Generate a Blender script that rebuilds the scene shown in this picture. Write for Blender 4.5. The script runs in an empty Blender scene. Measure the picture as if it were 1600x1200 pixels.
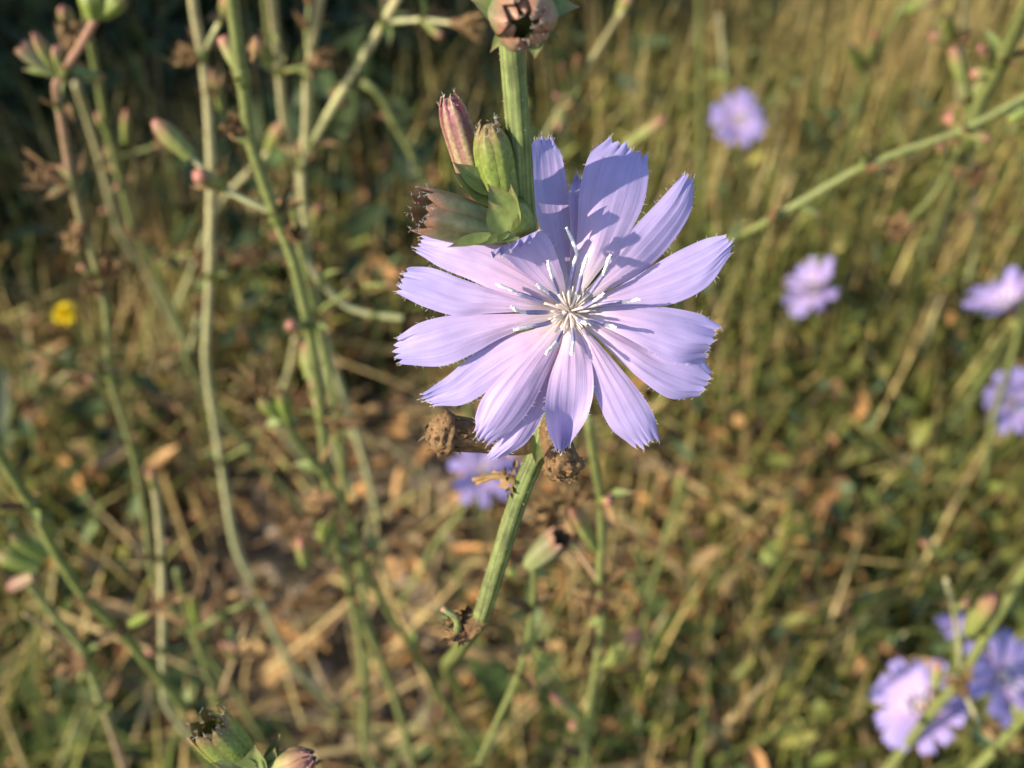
import bpy, math, random
import numpy as np
from mathutils import Matrix, Vector

# ------------------------------------------------------------------ camera, sky, sun, exposure
sc = bpy.context.scene
PITCH = math.radians(48.0)
CAM = np.array([0.0, 0.0, 0.55])
FPX = 1716.0                      # focal length in photograph pixels (1600 wide)
cam_d = bpy.data.cameras.new('camera')
cam_d.sensor_width = 36.0
cam_d.lens = 36.0 * FPX / 1600.0
cam_d.clip_start = 0.004
cam_d.clip_end = 200.0
cam_d.dof.use_dof = True
cam_d.dof.focus_distance = 0.1165
cam_d.dof.aperture_fstop = 23.0
cam = bpy.data.objects.new('camera', cam_d)
sc.collection.objects.link(cam)
cam.location = CAM
cam.rotation_euler = (math.pi / 2 - PITCH, 0, 0)
sc.camera = cam

SUN_EL = math.radians(30.0)
SUN_AZ = math.radians(65.0)       # measured from straight behind the camera towards its left
to_sun = np.array([-math.sin(SUN_AZ) * math.cos(SUN_EL), -math.cos(SUN_AZ) * math.cos(SUN_EL), math.sin(SUN_EL)])
world = bpy.data.worlds.new('World')
sc.world = world
world.use_nodes = True
wn = world.node_tree
sky = wn.nodes.new('ShaderNodeTexSky')
sky.sky_type = 'NISHITA'
sky.sun_disc = False
sky.sun_elevation = SUN_EL
sky.sun_rotation = math.atan2(to_sun[0], to_sun[1])
bg = wn.nodes['Background']
bg.inputs['Strength'].default_value = 0.15
wn.links.new(sky.outputs[0], bg.inputs[0])
sun_d = bpy.data.lights.new('sun', 'SUN')
sun_d.energy = 4.9
sun_d.angle = math.radians(0.55)
sun_d.color = (1.0, 0.87, 0.66)
sun = bpy.data.objects.new('sun', sun_d)
sc.collection.objects.link(sun)
sun.rotation_euler = Vector(to_sun).to_track_quat('Z', 'Y').to_euler()
sc.view_settings.view_transform = 'Standard'
sc.view_settings.look = 'None'
sc.view_settings.exposure = 0.9
sc.view_settings.gamma = 1.0
sc.view_settings.use_curve_mapping = False
sc.cycles.use_denoising = True
sc.cycles.max_bounces = 6
sc.cycles.transparent_max_bounces = 6

RNG = np.random.default_rng(7)
random.seed(7)
C = sc.collection
RIGHT = np.array([1.0, 0, 0])
UP = np.array([0, math.sin(PITCH), math.cos(PITCH)])
BACK = np.array([0, -math.cos(PITCH), math.sin(PITCH)])


def at(px, py, d):
    """point of the place that lies d metres in front of the camera plane"""
    return CAM + RIGHT * ((px - 800) / FPX * d) + UP * (-(py - 600) / FPX * d) - BACK * d


def ray(px, py):
    return RIGHT * ((px - 800) / FPX) + UP * (-(py - 600) / FPX) - BACK


def aty(px, py, y):
    r = ray(px, py)
    return CAM + r * (y / r[1])


def depth(p):
    return float(np.dot(CAM - p, BACK))


# ------------------------------------------------------------------ small maths
def nrm(v):
    v = np.asarray(v, float)
    return v / max(1e-12, np.linalg.norm(v))


def _hash(ix, iy, s):
    h = np.sin(ix * 127.1 + iy * 311.7 + s * 74.7) * 43758.5453
    return h - np.floor(h)


def noise2(x, y, s=0):
    x = np.asarray(x, float); y = np.asarray(y, float)
    ix = np.floor(x); iy = np.floor(y); fx = x - ix; fy = y - iy
    fx = fx * fx * (3 - 2 * fx); fy = fy * fy * (3 - 2 * fy)
    a = _hash(ix, iy, s); b = _hash(ix + 1, iy, s); c = _hash(ix, iy + 1, s); d = _hash(ix + 1, iy + 1, s)
    return (a * (1 - fx) + b * fx) * (1 - fy) + (c * (1 - fx) + d * fx) * fy


def ground_z(x, y):
    return (noise2(np.asarray(x) * 3, np.asarray(y) * 3, 1) - .5) * .03 + (noise2(np.asarray(x) * 11, np.asarray(y) * 11, 2) - .5) * .014


def ground_at(px, py):
    r = ray(px, py)
    p = CAM + r * (CAM[2] / -r[2])
    p[2] = float(ground_z(p[0], p[1]))
    return p


def spline(pts, n):
    """Catmull-Rom through the rows of pts, n samples"""
    p = np.asarray(pts, float)
    if p.ndim == 1:
        p = p[:, None]
    m = len(p)
    if m == 2:
        t = np.linspace(0, 1, n)[:, None]
        return p[0] * (1 - t) + p[1] * t
    e = np.vstack([2 * p[0] - p[1], p, 2 * p[-1] - p[-2]])
    u = np.linspace(0, m - 1, n)
    i = np.minimum(u.astype(int), m - 2)
    t = (u - i)[:, None]
    a, b, c, d = e[i], e[i + 1], e[i + 2], e[i + 3]
    return .5 * (2 * b + (c - a) * t + (2 * a - 5 * b + 4 * c - d) * t ** 2 + (3 * b - a - 3 * c + d) * t ** 3)


def hspline(pts, n, stiff=1.0):
    """smooth curve through unevenly spaced points (chord-length Hermite), n samples"""
    p = np.asarray(pts, float)
    if len(p) == 2:
        return spline(p, n)
    h = np.maximum(1e-9, np.linalg.norm(np.diff(p[:, :3], axis=0), axis=1))
    t = np.concatenate([[0], np.cumsum(h)])
    dl = np.diff(p, axis=0) / h[:, None]
    m = np.empty_like(p)
    m[0] = dl[0]; m[-1] = dl[-1]
    m[1:-1] = (dl[:-1] * h[1:, None] + dl[1:] * h[:-1, None]) / (h[1:] + h[:-1])[:, None]
    m = m * stiff + 0
    u = np.linspace(0, t[-1], n)
    i = np.clip(np.searchsorted(t, u, 'right') - 1, 0, len(p) - 2)
    x = ((u - t[i]) / h[i])[:, None]; hh = h[i][:, None]
    return (2 * x ** 3 - 3 * x ** 2 + 1) * p[i] + (x ** 3 - 2 * x ** 2 + x) * hh * m[i] + (3 * x ** 2 - 2 * x ** 3) * p[i + 1] + (x ** 3 - x ** 2) * hh * m[i + 1]


# ------------------------------------------------------------------ mesh collecting
class MB:
    def __init__(self):
        self.v = []; self.f = []; self.uv = []; self.m = []; self.n = 0

    def grid(self, P, UV, mat=0, close_v=False):
        """P (nu,nv,3), UV (nu,nv,2)"""
        nu, nv = P.shape[:2]
        b = self.n
        self.v.append(P.reshape(-1, 3)); self.uv.append(UV.reshape(-1, 2)); self.n += nu * nv
        i = np.arange(nu - 1)[:, None] * nv
        if close_v:
            j = np.arange(nv)[None, :]; j2 = (j + 1) % nv
        else:
            j = np.arange(nv - 1)[None, :]; j2 = j + 1
        q = np.stack([i + j, i + j2, i + nv + j2, i + nv + j], -1).reshape(-1, 4) + b
        self.f.append(q); self.m.append(np.full(len(q), mat, int))
        return self

    def tube(self, pts, rad, seg=10, ribs=0, amp=.08, mat=0, cap=True, twist=0.0):
        pts = np.asarray(pts, float); n = len(pts)
        rad = np.broadcast_to(np.asarray(rad, float), (n,)).copy()
        T = np.gradient(pts, axis=0)
        T /= np.maximum(1e-12, np.linalg.norm(T, axis=1))[:, None]
        ref = np.array([0.31, 0.2, 0.93]); ref = np.array([1.0, 0.1, 0.2]) if abs(np.dot(ref, T[0])) > .9 else ref
        N = []
        cur = nrm(ref - T[0] * np.dot(ref, T[0]))
        for k in range(n):
            cur = nrm(cur - T[k] * np.dot(cur, T[k])); N.append(cur)
        N = np.array(N); B = np.cross(T, N)
        th = np.linspace(0, 2 * math.pi, seg, endpoint=False)
        r = np.ones(seg)
        if ribs:
            r = 1 + amp * (np.cos(th * ribs) + .55 * np.cos(th * (ribs + 3) + 1.3) + .4 * np.cos(th * 2 + .5))
        L = np.concatenate([[0], np.cumsum(np.linalg.norm(np.diff(pts, axis=0), axis=1))])
        tot = max(L[-1], 1e-9)
        if cap:
            pts = np.vstack([pts[:1], pts, pts[-1:]]); rad = np.concatenate([[rad[0] * .02], rad, [rad[-1] * .02]])
            N = np.vstack([N[:1], N, N[-1:]]); B = np.vstack([B[:1], B, B[-1:]]); L = np.concatenate([L[:1], L, L[-1:]])
        P = pts[:, None, :] + rad[:, None, None] * r[None, :, None] * (N[:, None, :] * np.cos(th)[None, :, None] + B[:, None, :] * np.sin(th)[None, :, None])
        UV = np.zeros((len(pts), seg, 2))
        UV[..., 0] = (L / tot)[:, None]; UV[..., 1] = np.abs(th / math.pi - 1)[None, :]
        return self.grid(P, UV, mat, True)

    def mesh(self, name):
        v = np.vstack(self.v); f = np.vstack(self.f); uv = np.vstack(self.uv); m = np.concatenate(self.m)
        return v, f, uv, m


def make_mesh(name, v, f, uv=None, mats=(), midx=None, smooth=True, col=None):
    me = bpy.data.meshes.new(name)
    v = np.ascontiguousarray(v, dtype=np.float32); f = np.ascontiguousarray(f, dtype=np.int32)
    k = f.shape[1]
    me.vertices.add(len(v)); me.vertices.foreach_set('co', v.ravel())
    me.loops.add(f.size); me.loops.foreach_set('vertex_index', f.ravel())
    me.polygons.add(len(f))
    me.polygons.foreach_set('loop_start', np.arange(0, f.size, k, dtype=np.int32))
    me.polygons.foreach_set('loop_total', np.full(len(f), k, dtype=np.int32))
    if smooth:
        me.polygons.foreach_set('use_smooth', np.ones(len(f), dtype=bool))
    for mt in mats:
        me.materials.append(mt)
    if midx is not None:
        me.polygons.foreach_set('material_index', np.asarray(midx, dtype=np.int32))
    if uv is not None:
        l = me.uv_layers.new(name='UVMap')
        l.data.foreach_set('uv', np.ascontiguousarray(uv[f.ravel()], dtype=np.float32).ravel())
    if col is not None:
        a = me.color_attributes.new('Col', 'FLOAT_COLOR', 'POINT')
        c4 = np.ones((len(v), 4), dtype=np.float32); c4[:, :3] = col
        a.data.foreach_set('color', c4.ravel())
    me.update()
    me.validate()
    return me


WLOC = {}


def link(o, parent=None, world_loc=(0, 0, 0)):
    C.objects.link(o)
    w = np.asarray(world_loc, float)
    if parent is not None:
        o.parent = parent
        o.location = w - WLOC[parent.name]
    else:
        o.location = w
    WLOC[o.name] = w
    return o


def part(name, mb, mats, parent=None, origin=None, smooth=True, label=None):
    v, f, uv, m = mb.mesh(name)
    if origin is None:
        origin = v.mean(0) if parent is None else WLOC[parent.name]
    me = make_mesh(name, v - np.asarray(origin)[None, :], f, uv, mats, m, smooth)
    o = bpy.data.objects.new(name, me)
    link(o, parent, origin)
    if label:
        o['label'] = label
    return o


def thing(name, label, cat, loc, group=None):
    o = bpy.data.objects.new(name, None)
    o.empty_display_size = .02
    link(o, None, loc)
    o['label'] = label; o['category'] = cat
    if group:
        o['group'] = group
    return o


# ------------------------------------------------------------------ materials
def new_mat(name):
    m = bpy.data.materials.new(name); m.use_nodes = True
    nt = m.node_tree
    return m, nt, nt.nodes['Principled BSDF'], nt.nodes['Material Output']


def N(nt, t, **kw):
    n = nt.nodes.new(t)
    for k, v in kw.items():
        setattr(n, k, v)
    return n


def ramp_node(nt, stops):
    r = nt.nodes.new('ShaderNodeValToRGB')
    e = r.color_ramp.elements
    while len(e) < len(stops):
        e.new(.5)
    for i, (p, c) in enumerate(stops):
        e[i].position = p; e[i].color = (*c, 1)
    return r


def mix(nt, a, b, fac, mode='MIX'):
    n = nt.nodes.new('ShaderNodeMix'); n.data_type = 'RGBA'; n.blend_type = mode
    for s, v in ((n.inputs[0], fac), (n.inputs[6], a), (n.inputs[7], b)):
        if hasattr(v, 'default_value') or hasattr(v, 'is_linked'):
            nt.links.new(v, s)
        elif isinstance(v, (int, float)):
            s.default_value = v
        else:
            s.default_value = (*v, 1)
    return n.outputs[2]


def noise_node(nt, scale, detail=3, coord='Object', stretch=None, rough=.55):
    tc = nt.nodes.new('ShaderNodeTexCoord')
    t = nt.nodes.new('ShaderNodeTexNoise')
    t.inputs['Scale'].default_value = scale; t.inputs['Detail'].default_value = detail; t.inputs['Roughness'].default_value = rough
    src = tc.outputs[coord]
    if stretch:
        mp = nt.nodes.new('ShaderNodeMapping'); mp.inputs['Scale'].default_value = stretch
        nt.links.new(src, mp.inputs[0]); src = mp.outputs[0]
    nt.links.new(src, t.inputs['Vector'])
    return t.outputs[0]


def remap(nt, s, a, b, c, d):
    n = nt.nodes.new('ShaderNodeMapRange')
    for i, v in enumerate((a, b, c, d)):
        n.inputs[i + 1].default_value = v
    nt.links.new(s, n.inputs[0])
    return n.outputs[0]


def bump(nt, h, strength, dist, bsdf):
    b = nt.nodes.new('ShaderNodeBump'); b.inputs['Strength'].default_value = strength; b.inputs['Distance'].default_value = dist
    nt.links.new(h, b.inputs['Height']); nt.links.new(b.outputs[0], bsdf.inputs['Normal'])
    return b.outputs[0]


def thin(nt, bs, out, col, fac):
    """thin leaf: part of the light passes through"""
    tr = nt.nodes.new('ShaderNodeBsdfTranslucent')
    nt.links.new(col, tr.inputs[0])
    mx = nt.nodes.new('ShaderNodeMixShader'); mx.inputs[0].default_value = fac
    nt.links.new(bs.outputs[0], mx.inputs[1]); nt.links.new(tr.outputs[0], mx.inputs[2])
    nt.links.new(mx.outputs[0], out.inputs[0])


def along_mat(name, stops, nscale=900, namt=.35, rough=.6, transl=0.0, vstops=None, vfac=.5, stretch=None, bumpd=None, spec=.3, streak=None):
    """colour runs along the piece (UV x), optionally a second ramp across it (UV y), broken by noise"""
    m, nt, bs, out = new_mat(name)
    uv = N(nt, 'ShaderNodeTexCoord')
    sep = N(nt, 'ShaderNodeSeparateXYZ'); nt.links.new(uv.outputs['UV'], sep.inputs[0])
    ns = noise_node(nt, nscale, 4, stretch=stretch)
    add = N(nt, 'ShaderNodeMath', operation='MULTIPLY_ADD'); nt.links.new(ns, add.inputs[0])
    add.inputs[1].default_value = .25; sub = N(nt, 'ShaderNodeMath', operation='SUBTRACT'); nt.links.new(sep.outputs[0], sub.inputs[0]); sub.inputs[1].default_value = .125
    nt.links.new(sub.outputs[0], add.inputs[2])
    r = ramp_node(nt, stops); nt.links.new(add.outputs[0], r.inputs[0])
    col = r.outputs[0]
    if vstops:
        r2 = ramp_node(nt, vstops); nt.links.new(sep.outputs[1], r2.inputs[0])
        col = mix(nt, col, r2.outputs[0], vfac)
    if streak:
        w = N(nt, 'ShaderNodeTexNoise'); w.inputs['Scale'].default_value = 1.0; w.inputs['Detail'].default_value = 3
        mp = N(nt, 'ShaderNodeMapping'); mp.inputs['Scale'].default_value = streak
        nt.links.new(uv.outputs['UV'], mp.inputs[0]); nt.links.new(mp.outputs[0], w.inputs['Vector'])
        col = mix(nt, col, remapc(nt, w.outputs[0], .55), 1.0, 'MULTIPLY')
    col = mix(nt, col, remapc(nt, ns, namt), 1.0, 'MULTIPLY')
    nt.links.new(col, bs.inputs['Base Color'])
    bs.inputs['Roughness'].default_value = rough
    bs.inputs['Specular IOR Level'].default_value = spec
    if bumpd:
        bump(nt, ns, .6, bumpd, bs)
    if transl:
        thin(nt, bs, out, col, transl)
    return m


def remapc(nt, s, amt):
    v = remap(nt, s, .25, .75, 1 - amt, 1 + amt)
    c = N(nt, 'ShaderNodeCombineColor')
    for i in range(3):
        nt.links.new(v, c.inputs[i])
    return c.outputs[0]


def petal_mat(name, gain=(1, 1, 1)):
    m, nt, bs, out = new_mat(name)
    tc = N(nt, 'ShaderNodeTexCoord')
    sep = N(nt, 'ShaderNodeSeparateXYZ'); nt.links.new(tc.outputs['UV'], sep.inputs[0])
    r = ramp_node(nt, [(0, (.68, .59, .55)), (.11, (.60, .49, .57)), (.28, (.50, .365, .57)), (.58, (.40, .32, .58)), (1, (.32, .28, .575))])
    nt.links.new(sep.outputs[0], r.inputs[0])
    # veins running the length of the petal
    mp = N(nt, 'ShaderNodeMapping'); mp.inputs['Scale'].default_value = (2.2, 34, 1)
    nt.links.new(tc.outputs['UV'], mp.inputs[0])
    w = N(nt, 'ShaderNodeTexNoise'); w.inputs['Scale'].default_value = 1; w.inputs['Detail'].default_value = 3
    nt.links.new(mp.outputs[0], w.inputs['Vector'])
    col = mix(nt, r.outputs[0], remapc(nt, w.outputs[0], .12), 1, 'MULTIPLY')
    n2 = noise_node(nt, 420, 3)
    col = mix(nt, col, remapc(nt, n2, .07), 1, 'MULTIPLY')
    oi = N(nt, 'ShaderNodeObjectInfo')
    tint = ramp_node(nt, [(0, (.95, .96, 1.0)), (.5, (1.0, 1.0, 1.0)), (1, (1.03, .99, .99))]); nt.links.new(oi.outputs['Random'], tint.inputs[0])
    col = mix(nt, col, tint.outputs[0], 1, 'MULTIPLY')
    n4 = noise_node(nt, 130, 4)
    col = mix(nt, col, remapc(nt, n4, .08), 1, 'MULTIPLY')
    col = mix(nt, col, gain, 1, 'MULTIPLY')
    nt.links.new(col, bs.inputs['Base Color'])
    bs.inputs['Roughness'].default_value = .5
    bs.inputs['Specular IOR Level'].default_value = .35
    bs.inputs['Sheen Weight'].default_value = .15
    # relief: veins and tiny cells
    n3 = noise_node(nt, 5200, 2)
    ad = N(nt, 'ShaderNodeMath', operation='MULTIPLY_ADD'); nt.links.new(n3, ad.inputs[0]); ad.inputs[1].default_value = .35
    nt.links.new(w.outputs[0], ad.inputs[2])
    bump(nt, ad.outputs[0], .35, .00014, bs)
    thin(nt, bs, out, col, .24)
    return m


M_PETAL = petal_mat('petal_lavender')
M_PETALB = petal_mat('petal_blue', (.88, .86, .97))
G1, G2, G3 = (.135, .155, .05), (.17, .19, .07), (.11, .13, .045)
M_STEM = along_mat('stem_green', [(0, G1), (.5, G2), (1, G1)], 700, .35, .55, streak=(4, 9, 1), stretch=(1, 1, 1), bumpd=.00012)
M_STEMM = along_mat('stem_main', [(0, (0.108, 0.120, 0.036)), (.3, (0.101, 0.132, 0.036)), (.55, (0.122, 0.148, 0.046)), (.8, (0.115, 0.152, 0.043)), (1, (0.108, 0.132, 0.040))], 520, .5, .6, streak=(9, 14, 1), bumpd=.0002,
                    vstops=[(0, (0.144, 0.104, 0.050)), (.12, (0.108, 0.132, 0.040)), (.45, (0.158, 0.188, 0.073)), (.6, (0.101, 0.128, 0.033)), (1, (0.130, 0.152, 0.053))], vfac=.45)
M_STEMP = along_mat('stem_pale', [(0, (.29, .30, .14)), (.5, (.34, .34, .18)), (1, (.31, .28, .15))], 300, .3, .6, streak=(4, 7, 1))
M_STEMB = along_mat('stem_tan', [(0, (.31, .205, .12)), (.5, (.27, .185, .10)), (1, (.23, .18, .09))], 300, .35, .65, streak=(4, 7, 1))
M_STEMR = along_mat('stem_reddish', [(0, (.15, .17, .06)), (.84, (.17, .18, .07)), (.93, (.26, .16, .10)), (1, (.30, .16, .115))], 400, .3, .6, streak=(4, 7, 1))
M_STEMG = along_mat('stem_tan_to_green', [(0, (.30, .20, .13)), (.72, (.28, .19, .12)), (.84, (.17, .19, .07)), (1, (.18, .20, .07))], 400, .3, .6, streak=(4, 7, 1))
M_STEMD = along_mat('stem_dark', [(0, (.11, .135, .035)), (.5, (.14, .165, .045)), (1, (.11, .13, .04))], 400, .35, .55, streak=(4, 8, 1))
M_BUDG = along_mat('bract_fresh_green', [(0, (0.187, 0.231, 0.066)), (.55, (0.165, 0.220, 0.043)), (.8, (0.148, 0.148, 0.043)), (.92, (0.187, 0.077, 0.055)), (1, (0.220, 0.104, 0.083))], 2200, .42, .45, .12,
                   vstops=[(0, (0.121, 0.066, 0.033)), (.16, (0.148, 0.198, 0.043)), (.5, (0.198, 0.253, 0.055)), (.84, (0.148, 0.198, 0.043)), (1, (0.121, 0.066, 0.033))], vfac=.42, bumpd=.00012)
M_BUDP = along_mat('bract_purple_cream', [(0, (0.296, 0.272, 0.118)), (.35, (0.296, 0.225, 0.130)), (.65, (0.237, 0.130, 0.107)), (.85, (0.178, 0.041, 0.059)), (1, (0.213, 0.071, 0.077))], 2400, .5, .4, .1,
                   vstops=[(0, (0.148, 0.036, 0.059)), (.2, (0.166, 0.047, 0.059)), (.38, (0.308, 0.237, 0.142)), (.62, (0.308, 0.237, 0.142)), (.8, (0.166, 0.047, 0.059)), (1, (0.148, 0.036, 0.059))], vfac=.55, bumpd=.00012)
M_BUDD = along_mat('bract_dull_red_green', [(0, (.19, .23, .07)), (.5, (.17, .19, .085)), (.78, (.18, .15, .08)), (.92, (.28, .12, .09)), (1, (.36, .16, .13))], 900, .3, .5, .1,
                   vstops=[(0, (.17, .09, .055)), (.22, (.15, .165, .075)), (.5, (.25, .25, .17)), (.78, (.15, .165, .075)), (1, (.17, .09, .055))], vfac=.4)
M_BUDF = along_mat('bract_far', [(0, (.17, .21, .055)), (.55, (.21, .22, .07)), (.8, (.25, .16, .08)), (1, (.30, .125, .10))], 500, .3, .55, .1)
M_INNER = along_mat('bud_inside', [(0, (.12, .14, .03)), (1, (.16, .17, .04))], 900, .4, .7)
M_LEAF = along_mat('leaf_bract', [(0, (0.195, 0.247, 0.075)), (.6, (0.150, 0.203, 0.060)), (.9, (0.210, 0.150, 0.083)), (1, (0.262, 0.128, 0.090))], 700, .3, .5, .2,
                   vstops=[(0, (0.195, 0.150, 0.075)), (.15, (0.150, 0.203, 0.060)), (.5, (0.225, 0.270, 0.112)), (.85, (0.150, 0.203, 0.060)), (1, (0.195, 0.150, 0.075))], vfac=.35, bumpd=.0002)
M_WEED = along_mat('weed_leaf', [(0, (.10, .15, .05)), (1, (.11, .17, .05))], 160, .35, .5, .25,
                   vstops=[(0, (.09, .14, .04)), (.46, (.10, .16, .05)), (.5, (.22, .27, .12)), (.54, (.10, .16, .05)), (1, (.09, .14, .04))], vfac=.7, bumpd=.0006)
M_BROWN = along_mat('withered_brown', [(0, (0.136, 0.085, 0.038)), (1, (0.102, 0.055, 0.025))], 1500, .5, .8, bumpd=.0003)
M_CRUST = along_mat('withered_crust', [(0, (0.111, 0.064, 0.030)), (.5, (0.170, 0.102, 0.047)), (1, (0.076, 0.043, 0.021))], 1800, .55, .85, bumpd=.0003)
M_TAN = along_mat('withered_tan', [(0, (0.186, 0.118, 0.050)), (1, (0.236, 0.149, 0.068))], 600, .45, .75, .1)
M_TUBE = along_mat('anther_tube_violet', [(0, (.50, .46, .50)), (.18, (.24, .22, .38)), (.5, (.13, .12, .29)), (1, (.14, .13, .30))], 2000, .2, .45,
                   vstops=[(0, (.10, .09, .24)), (.25, (.42, .40, .52)), (.5, (.09, .08, .24)), (.75, (.42, .40, .52)), (1, (.10, .09, .24))], vfac=.45)
M_STYLE = along_mat('style_white', [(0, (.72, .70, .74)), (1, (.80, .78, .78))], 6000, .15, .7, .15, bumpd=.00012)
M_FIL = along_mat('filament_cream', [(0, (.80, .70, .63)), (1, (.82, .76, .73))], 2500, .1, .6, .4)
M_YEL = along_mat('yellow_rays', [(0, (.70, .50, .012)), (1, (.78, .62, .012))], 400, .15, .5, .2)
M_HAIR = along_mat('hair_white', [(0, (.7, .68, .66)), (1, (.8, .78, .76))], 2000, .1, .6, .3)
M_DRYLEAF = along_mat('dry_leaf_tan', [(0, (.42, .26, .11)), (1, (.52, .34, .16))], 180, .4, .7, .15, bumpd=.0006)


def attr_mat(name, transl=.3, rough=.55, nscale=60, namt=.25):
    m, nt, bs, out = new_mat(name)
    a = N(nt, 'ShaderNodeVertexColor', layer_name='Col')
    col = mix(nt, a.outputs[0], remapc(nt, noise_node(nt, nscale, 3), namt), 1, 'MULTIPLY')
    nt.links.new(col, bs.inputs['Base Color'])
    bs.inputs['Roughness'].default_value = rough
    bs.inputs['Specular IOR Level'].default_value = .3
    thin(nt, bs, out, col, transl)
    return m


M_GRASS = attr_mat('grass_blades')
M_STRAW = attr_mat('straw', .12, .6)


def soil_mat():
    m, nt, bs, out = new_mat('soil')
    n1 = noise_node(nt, 14, 6, rough=.65); n2 = noise_node(nt, 160, 5, rough=.7)
    r = ramp_node(nt, [(.3, (.13, .095, .058)), (.5, (.21, .16, .10)), (.7, (.29, .23, .15))])
    nt.links.new(n1, r.inputs[0])
    col = mix(nt, r.outputs[0], remapc(nt, n2, .5), 1, 'MULTIPLY')
    nt.links.new(col, bs.inputs['Base Color'])
    bs.inputs['Roughness'].default_value = .95; bs.inputs['Specular IOR Level'].default_value = .15
    ad = N(nt, 'ShaderNodeMath', operation='ADD'); nt.links.new(n1, ad.inputs[0]); nt.links.new(n2, ad.inputs[1])
    bump(nt, ad.outputs[0], .9, .012, bs)
    return m


M_SOIL = soil_mat()

# ------------------------------------------------------------------ ground
fine = np.linspace(-2.2, 3.2, 260)
outer = np.array([4, 6, 10, 18, 34, 70.])
gx = np.concatenate([-outer[::-1], np.linspace(-2.4, 2.4, 230), outer])
gy = np.concatenate([-outer[::-1] + 1, fine, outer + 1])
GX, GY = np.meshgrid(gx, gy, indexing='ij')
GZ = ground_z(GX, GY)
mb = MB(); mb.grid(np.stack([GX, GY, GZ], -1), np.stack([GX, GY], -1))
g = part('ground', mb, [M_SOIL], None, (0, 0, 0))
g['kind'] = 'structure'
g['label'] = 'bare brown crumbly soil of the meadow'


def stuff(name, label, cat, v, f, col, mat, smooth=False):
    me = make_mesh(name, v, f, None, [mat], None, smooth, col)
    o = bpy.data.objects.new(name, me); link(o, None, (0, 0, 0))
    o['kind'] = 'stuff'; o['label'] = label; o['category'] = cat
    return o


def blades(base, h, w, az, lean, curve, cols, K=4, roll=None):
    """curved ribbons: base (n,3), az direction of the lean, lean angle from vertical, extra curve"""
    n = len(base)
    t = np.linspace(0, 1, K + 1)
    ang = lean[:, None] + curve[:, None] * t[None, :]
    seg = h[:, None] / K
    dx = np.sin(ang) * seg; dz = np.cos(ang) * seg
    X = np.concatenate([np.zeros((n, 1)), np.cumsum(dx[:, :-1], 1)], 1)
    Z = np.concatenate([np.zeros((n, 1)), np.cumsum(dz[:, :-1], 1)], 1)
    ca, sa = np.cos(az)[:, None], np.sin(az)[:, None]
    Pc = np.stack([base[:, 0:1] + X * ca, base[:, 1:2] + X * sa, base[:, 2:3] + Z], -1)
    wid = w[:, None] * np.clip(1.15 - t[None, :] ** 1.6 * 1.05, .06, 1) * .5
    r = az + math.pi / 2 + (roll if roll is not None else 0)
    S = np.stack([np.cos(r), np.sin(r), np.zeros(n)], -1)[:, None, :]
    A = Pc - S * wid[..., None]; B = Pc + S * wid[..., None]
    V = np.stack([A, B], 2).reshape(n, -1, 3)          # n, (K+1)*2, 3
    k = np.arange(K)
    q = np.stack([2 * k, 2 * k + 1, 2 * k + 3, 2 * k + 2], -1)
    F = (np.arange(n)[:, None, None] * (2 * (K + 1)) + q[None]).reshape(-1, 4)
    COL = np.repeat(cols, 2 * (K + 1), 0)
    return V.reshape(-1, 3), F, COL


def pick(pal, n, jitter=.25):
    pal = np.array(pal)
    c = pal[RNG.integers(0, len(pal), n)]
    return np.clip(c * (1 + RNG.normal(0, jitter, (n, 1))), .012, .8)


def scatter(n, dens, x0=-1.1, x1=1.1, y0=-.1, y1=1.75):
    out = []
    tot = 0
    while tot < n:
        x = RNG.uniform(x0, x1, n * 2); y = RNG.uniform(y0, y1, n * 2)
        keep = RNG.random(n * 2) < dens(x, y)
        out.append(np.stack([x[keep], y[keep]], -1)); tot += keep.sum()
    p = np.vstack(out)[:n]
    return np.column_stack([p, ground_z(p[:, 0], p[:, 1]) - .002])


def blob(x, y, cx, cy, r):
    return np.exp(-((x - cx) ** 2 + (y - cy) ** 2) / r ** 2)


def soilness(x, y):       # trodden bare patch
    return np.clip(1.6 * blob(x, y, -.11, .31, .13) + .8 * blob(x, y, -.05, .43, .07) + .5 * blob(x, y, -.34, .23, .09), 0, 1)


def greenness(x, y):      # the greener side of the meadow
    return np.clip(.40 + 1.6 * x + .5 * (noise2(x * 6, y * 6, 5) - .5) + .6 * blob(x, y, -.27, .27, .15) - 1.0 * np.clip(y - .62, 0, 1), .04, 1)


def litter(x, y):         # drifts of dead leaves
    return np.clip(1.2 * blob(x, y, .085, .37, .11) + 1.1 * blob(x, y, -.10, .60, .08) + .6 * blob(x, y, .0, .33, .08), 0, 1)


def shade_back(x, y):      # patch at the back where shade is put into the weed colours
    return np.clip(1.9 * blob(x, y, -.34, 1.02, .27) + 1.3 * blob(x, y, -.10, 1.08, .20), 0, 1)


GREENS = [(.17, .18, .04), (.21, .20, .05), (.12, .15, .035), (.24, .21, .06), (.15, .18, .045)]
STRAWS = [(.48, .35, .15), (.42, .32, .13), (.52, .39, .19), (.38, .26, .10), (.40, .34, .13)]
BROWNS = [(.20, .115, .05), (.28, .15, .06), (.16, .09, .045), (.36, .19, .075), (.24, .17, .09)]
SHADE_GREENS = [(.035, .06, .022), (.05, .075, .025), (.03, .05, .02)]  # dark greens standing in for shade on the undergrowth

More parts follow.
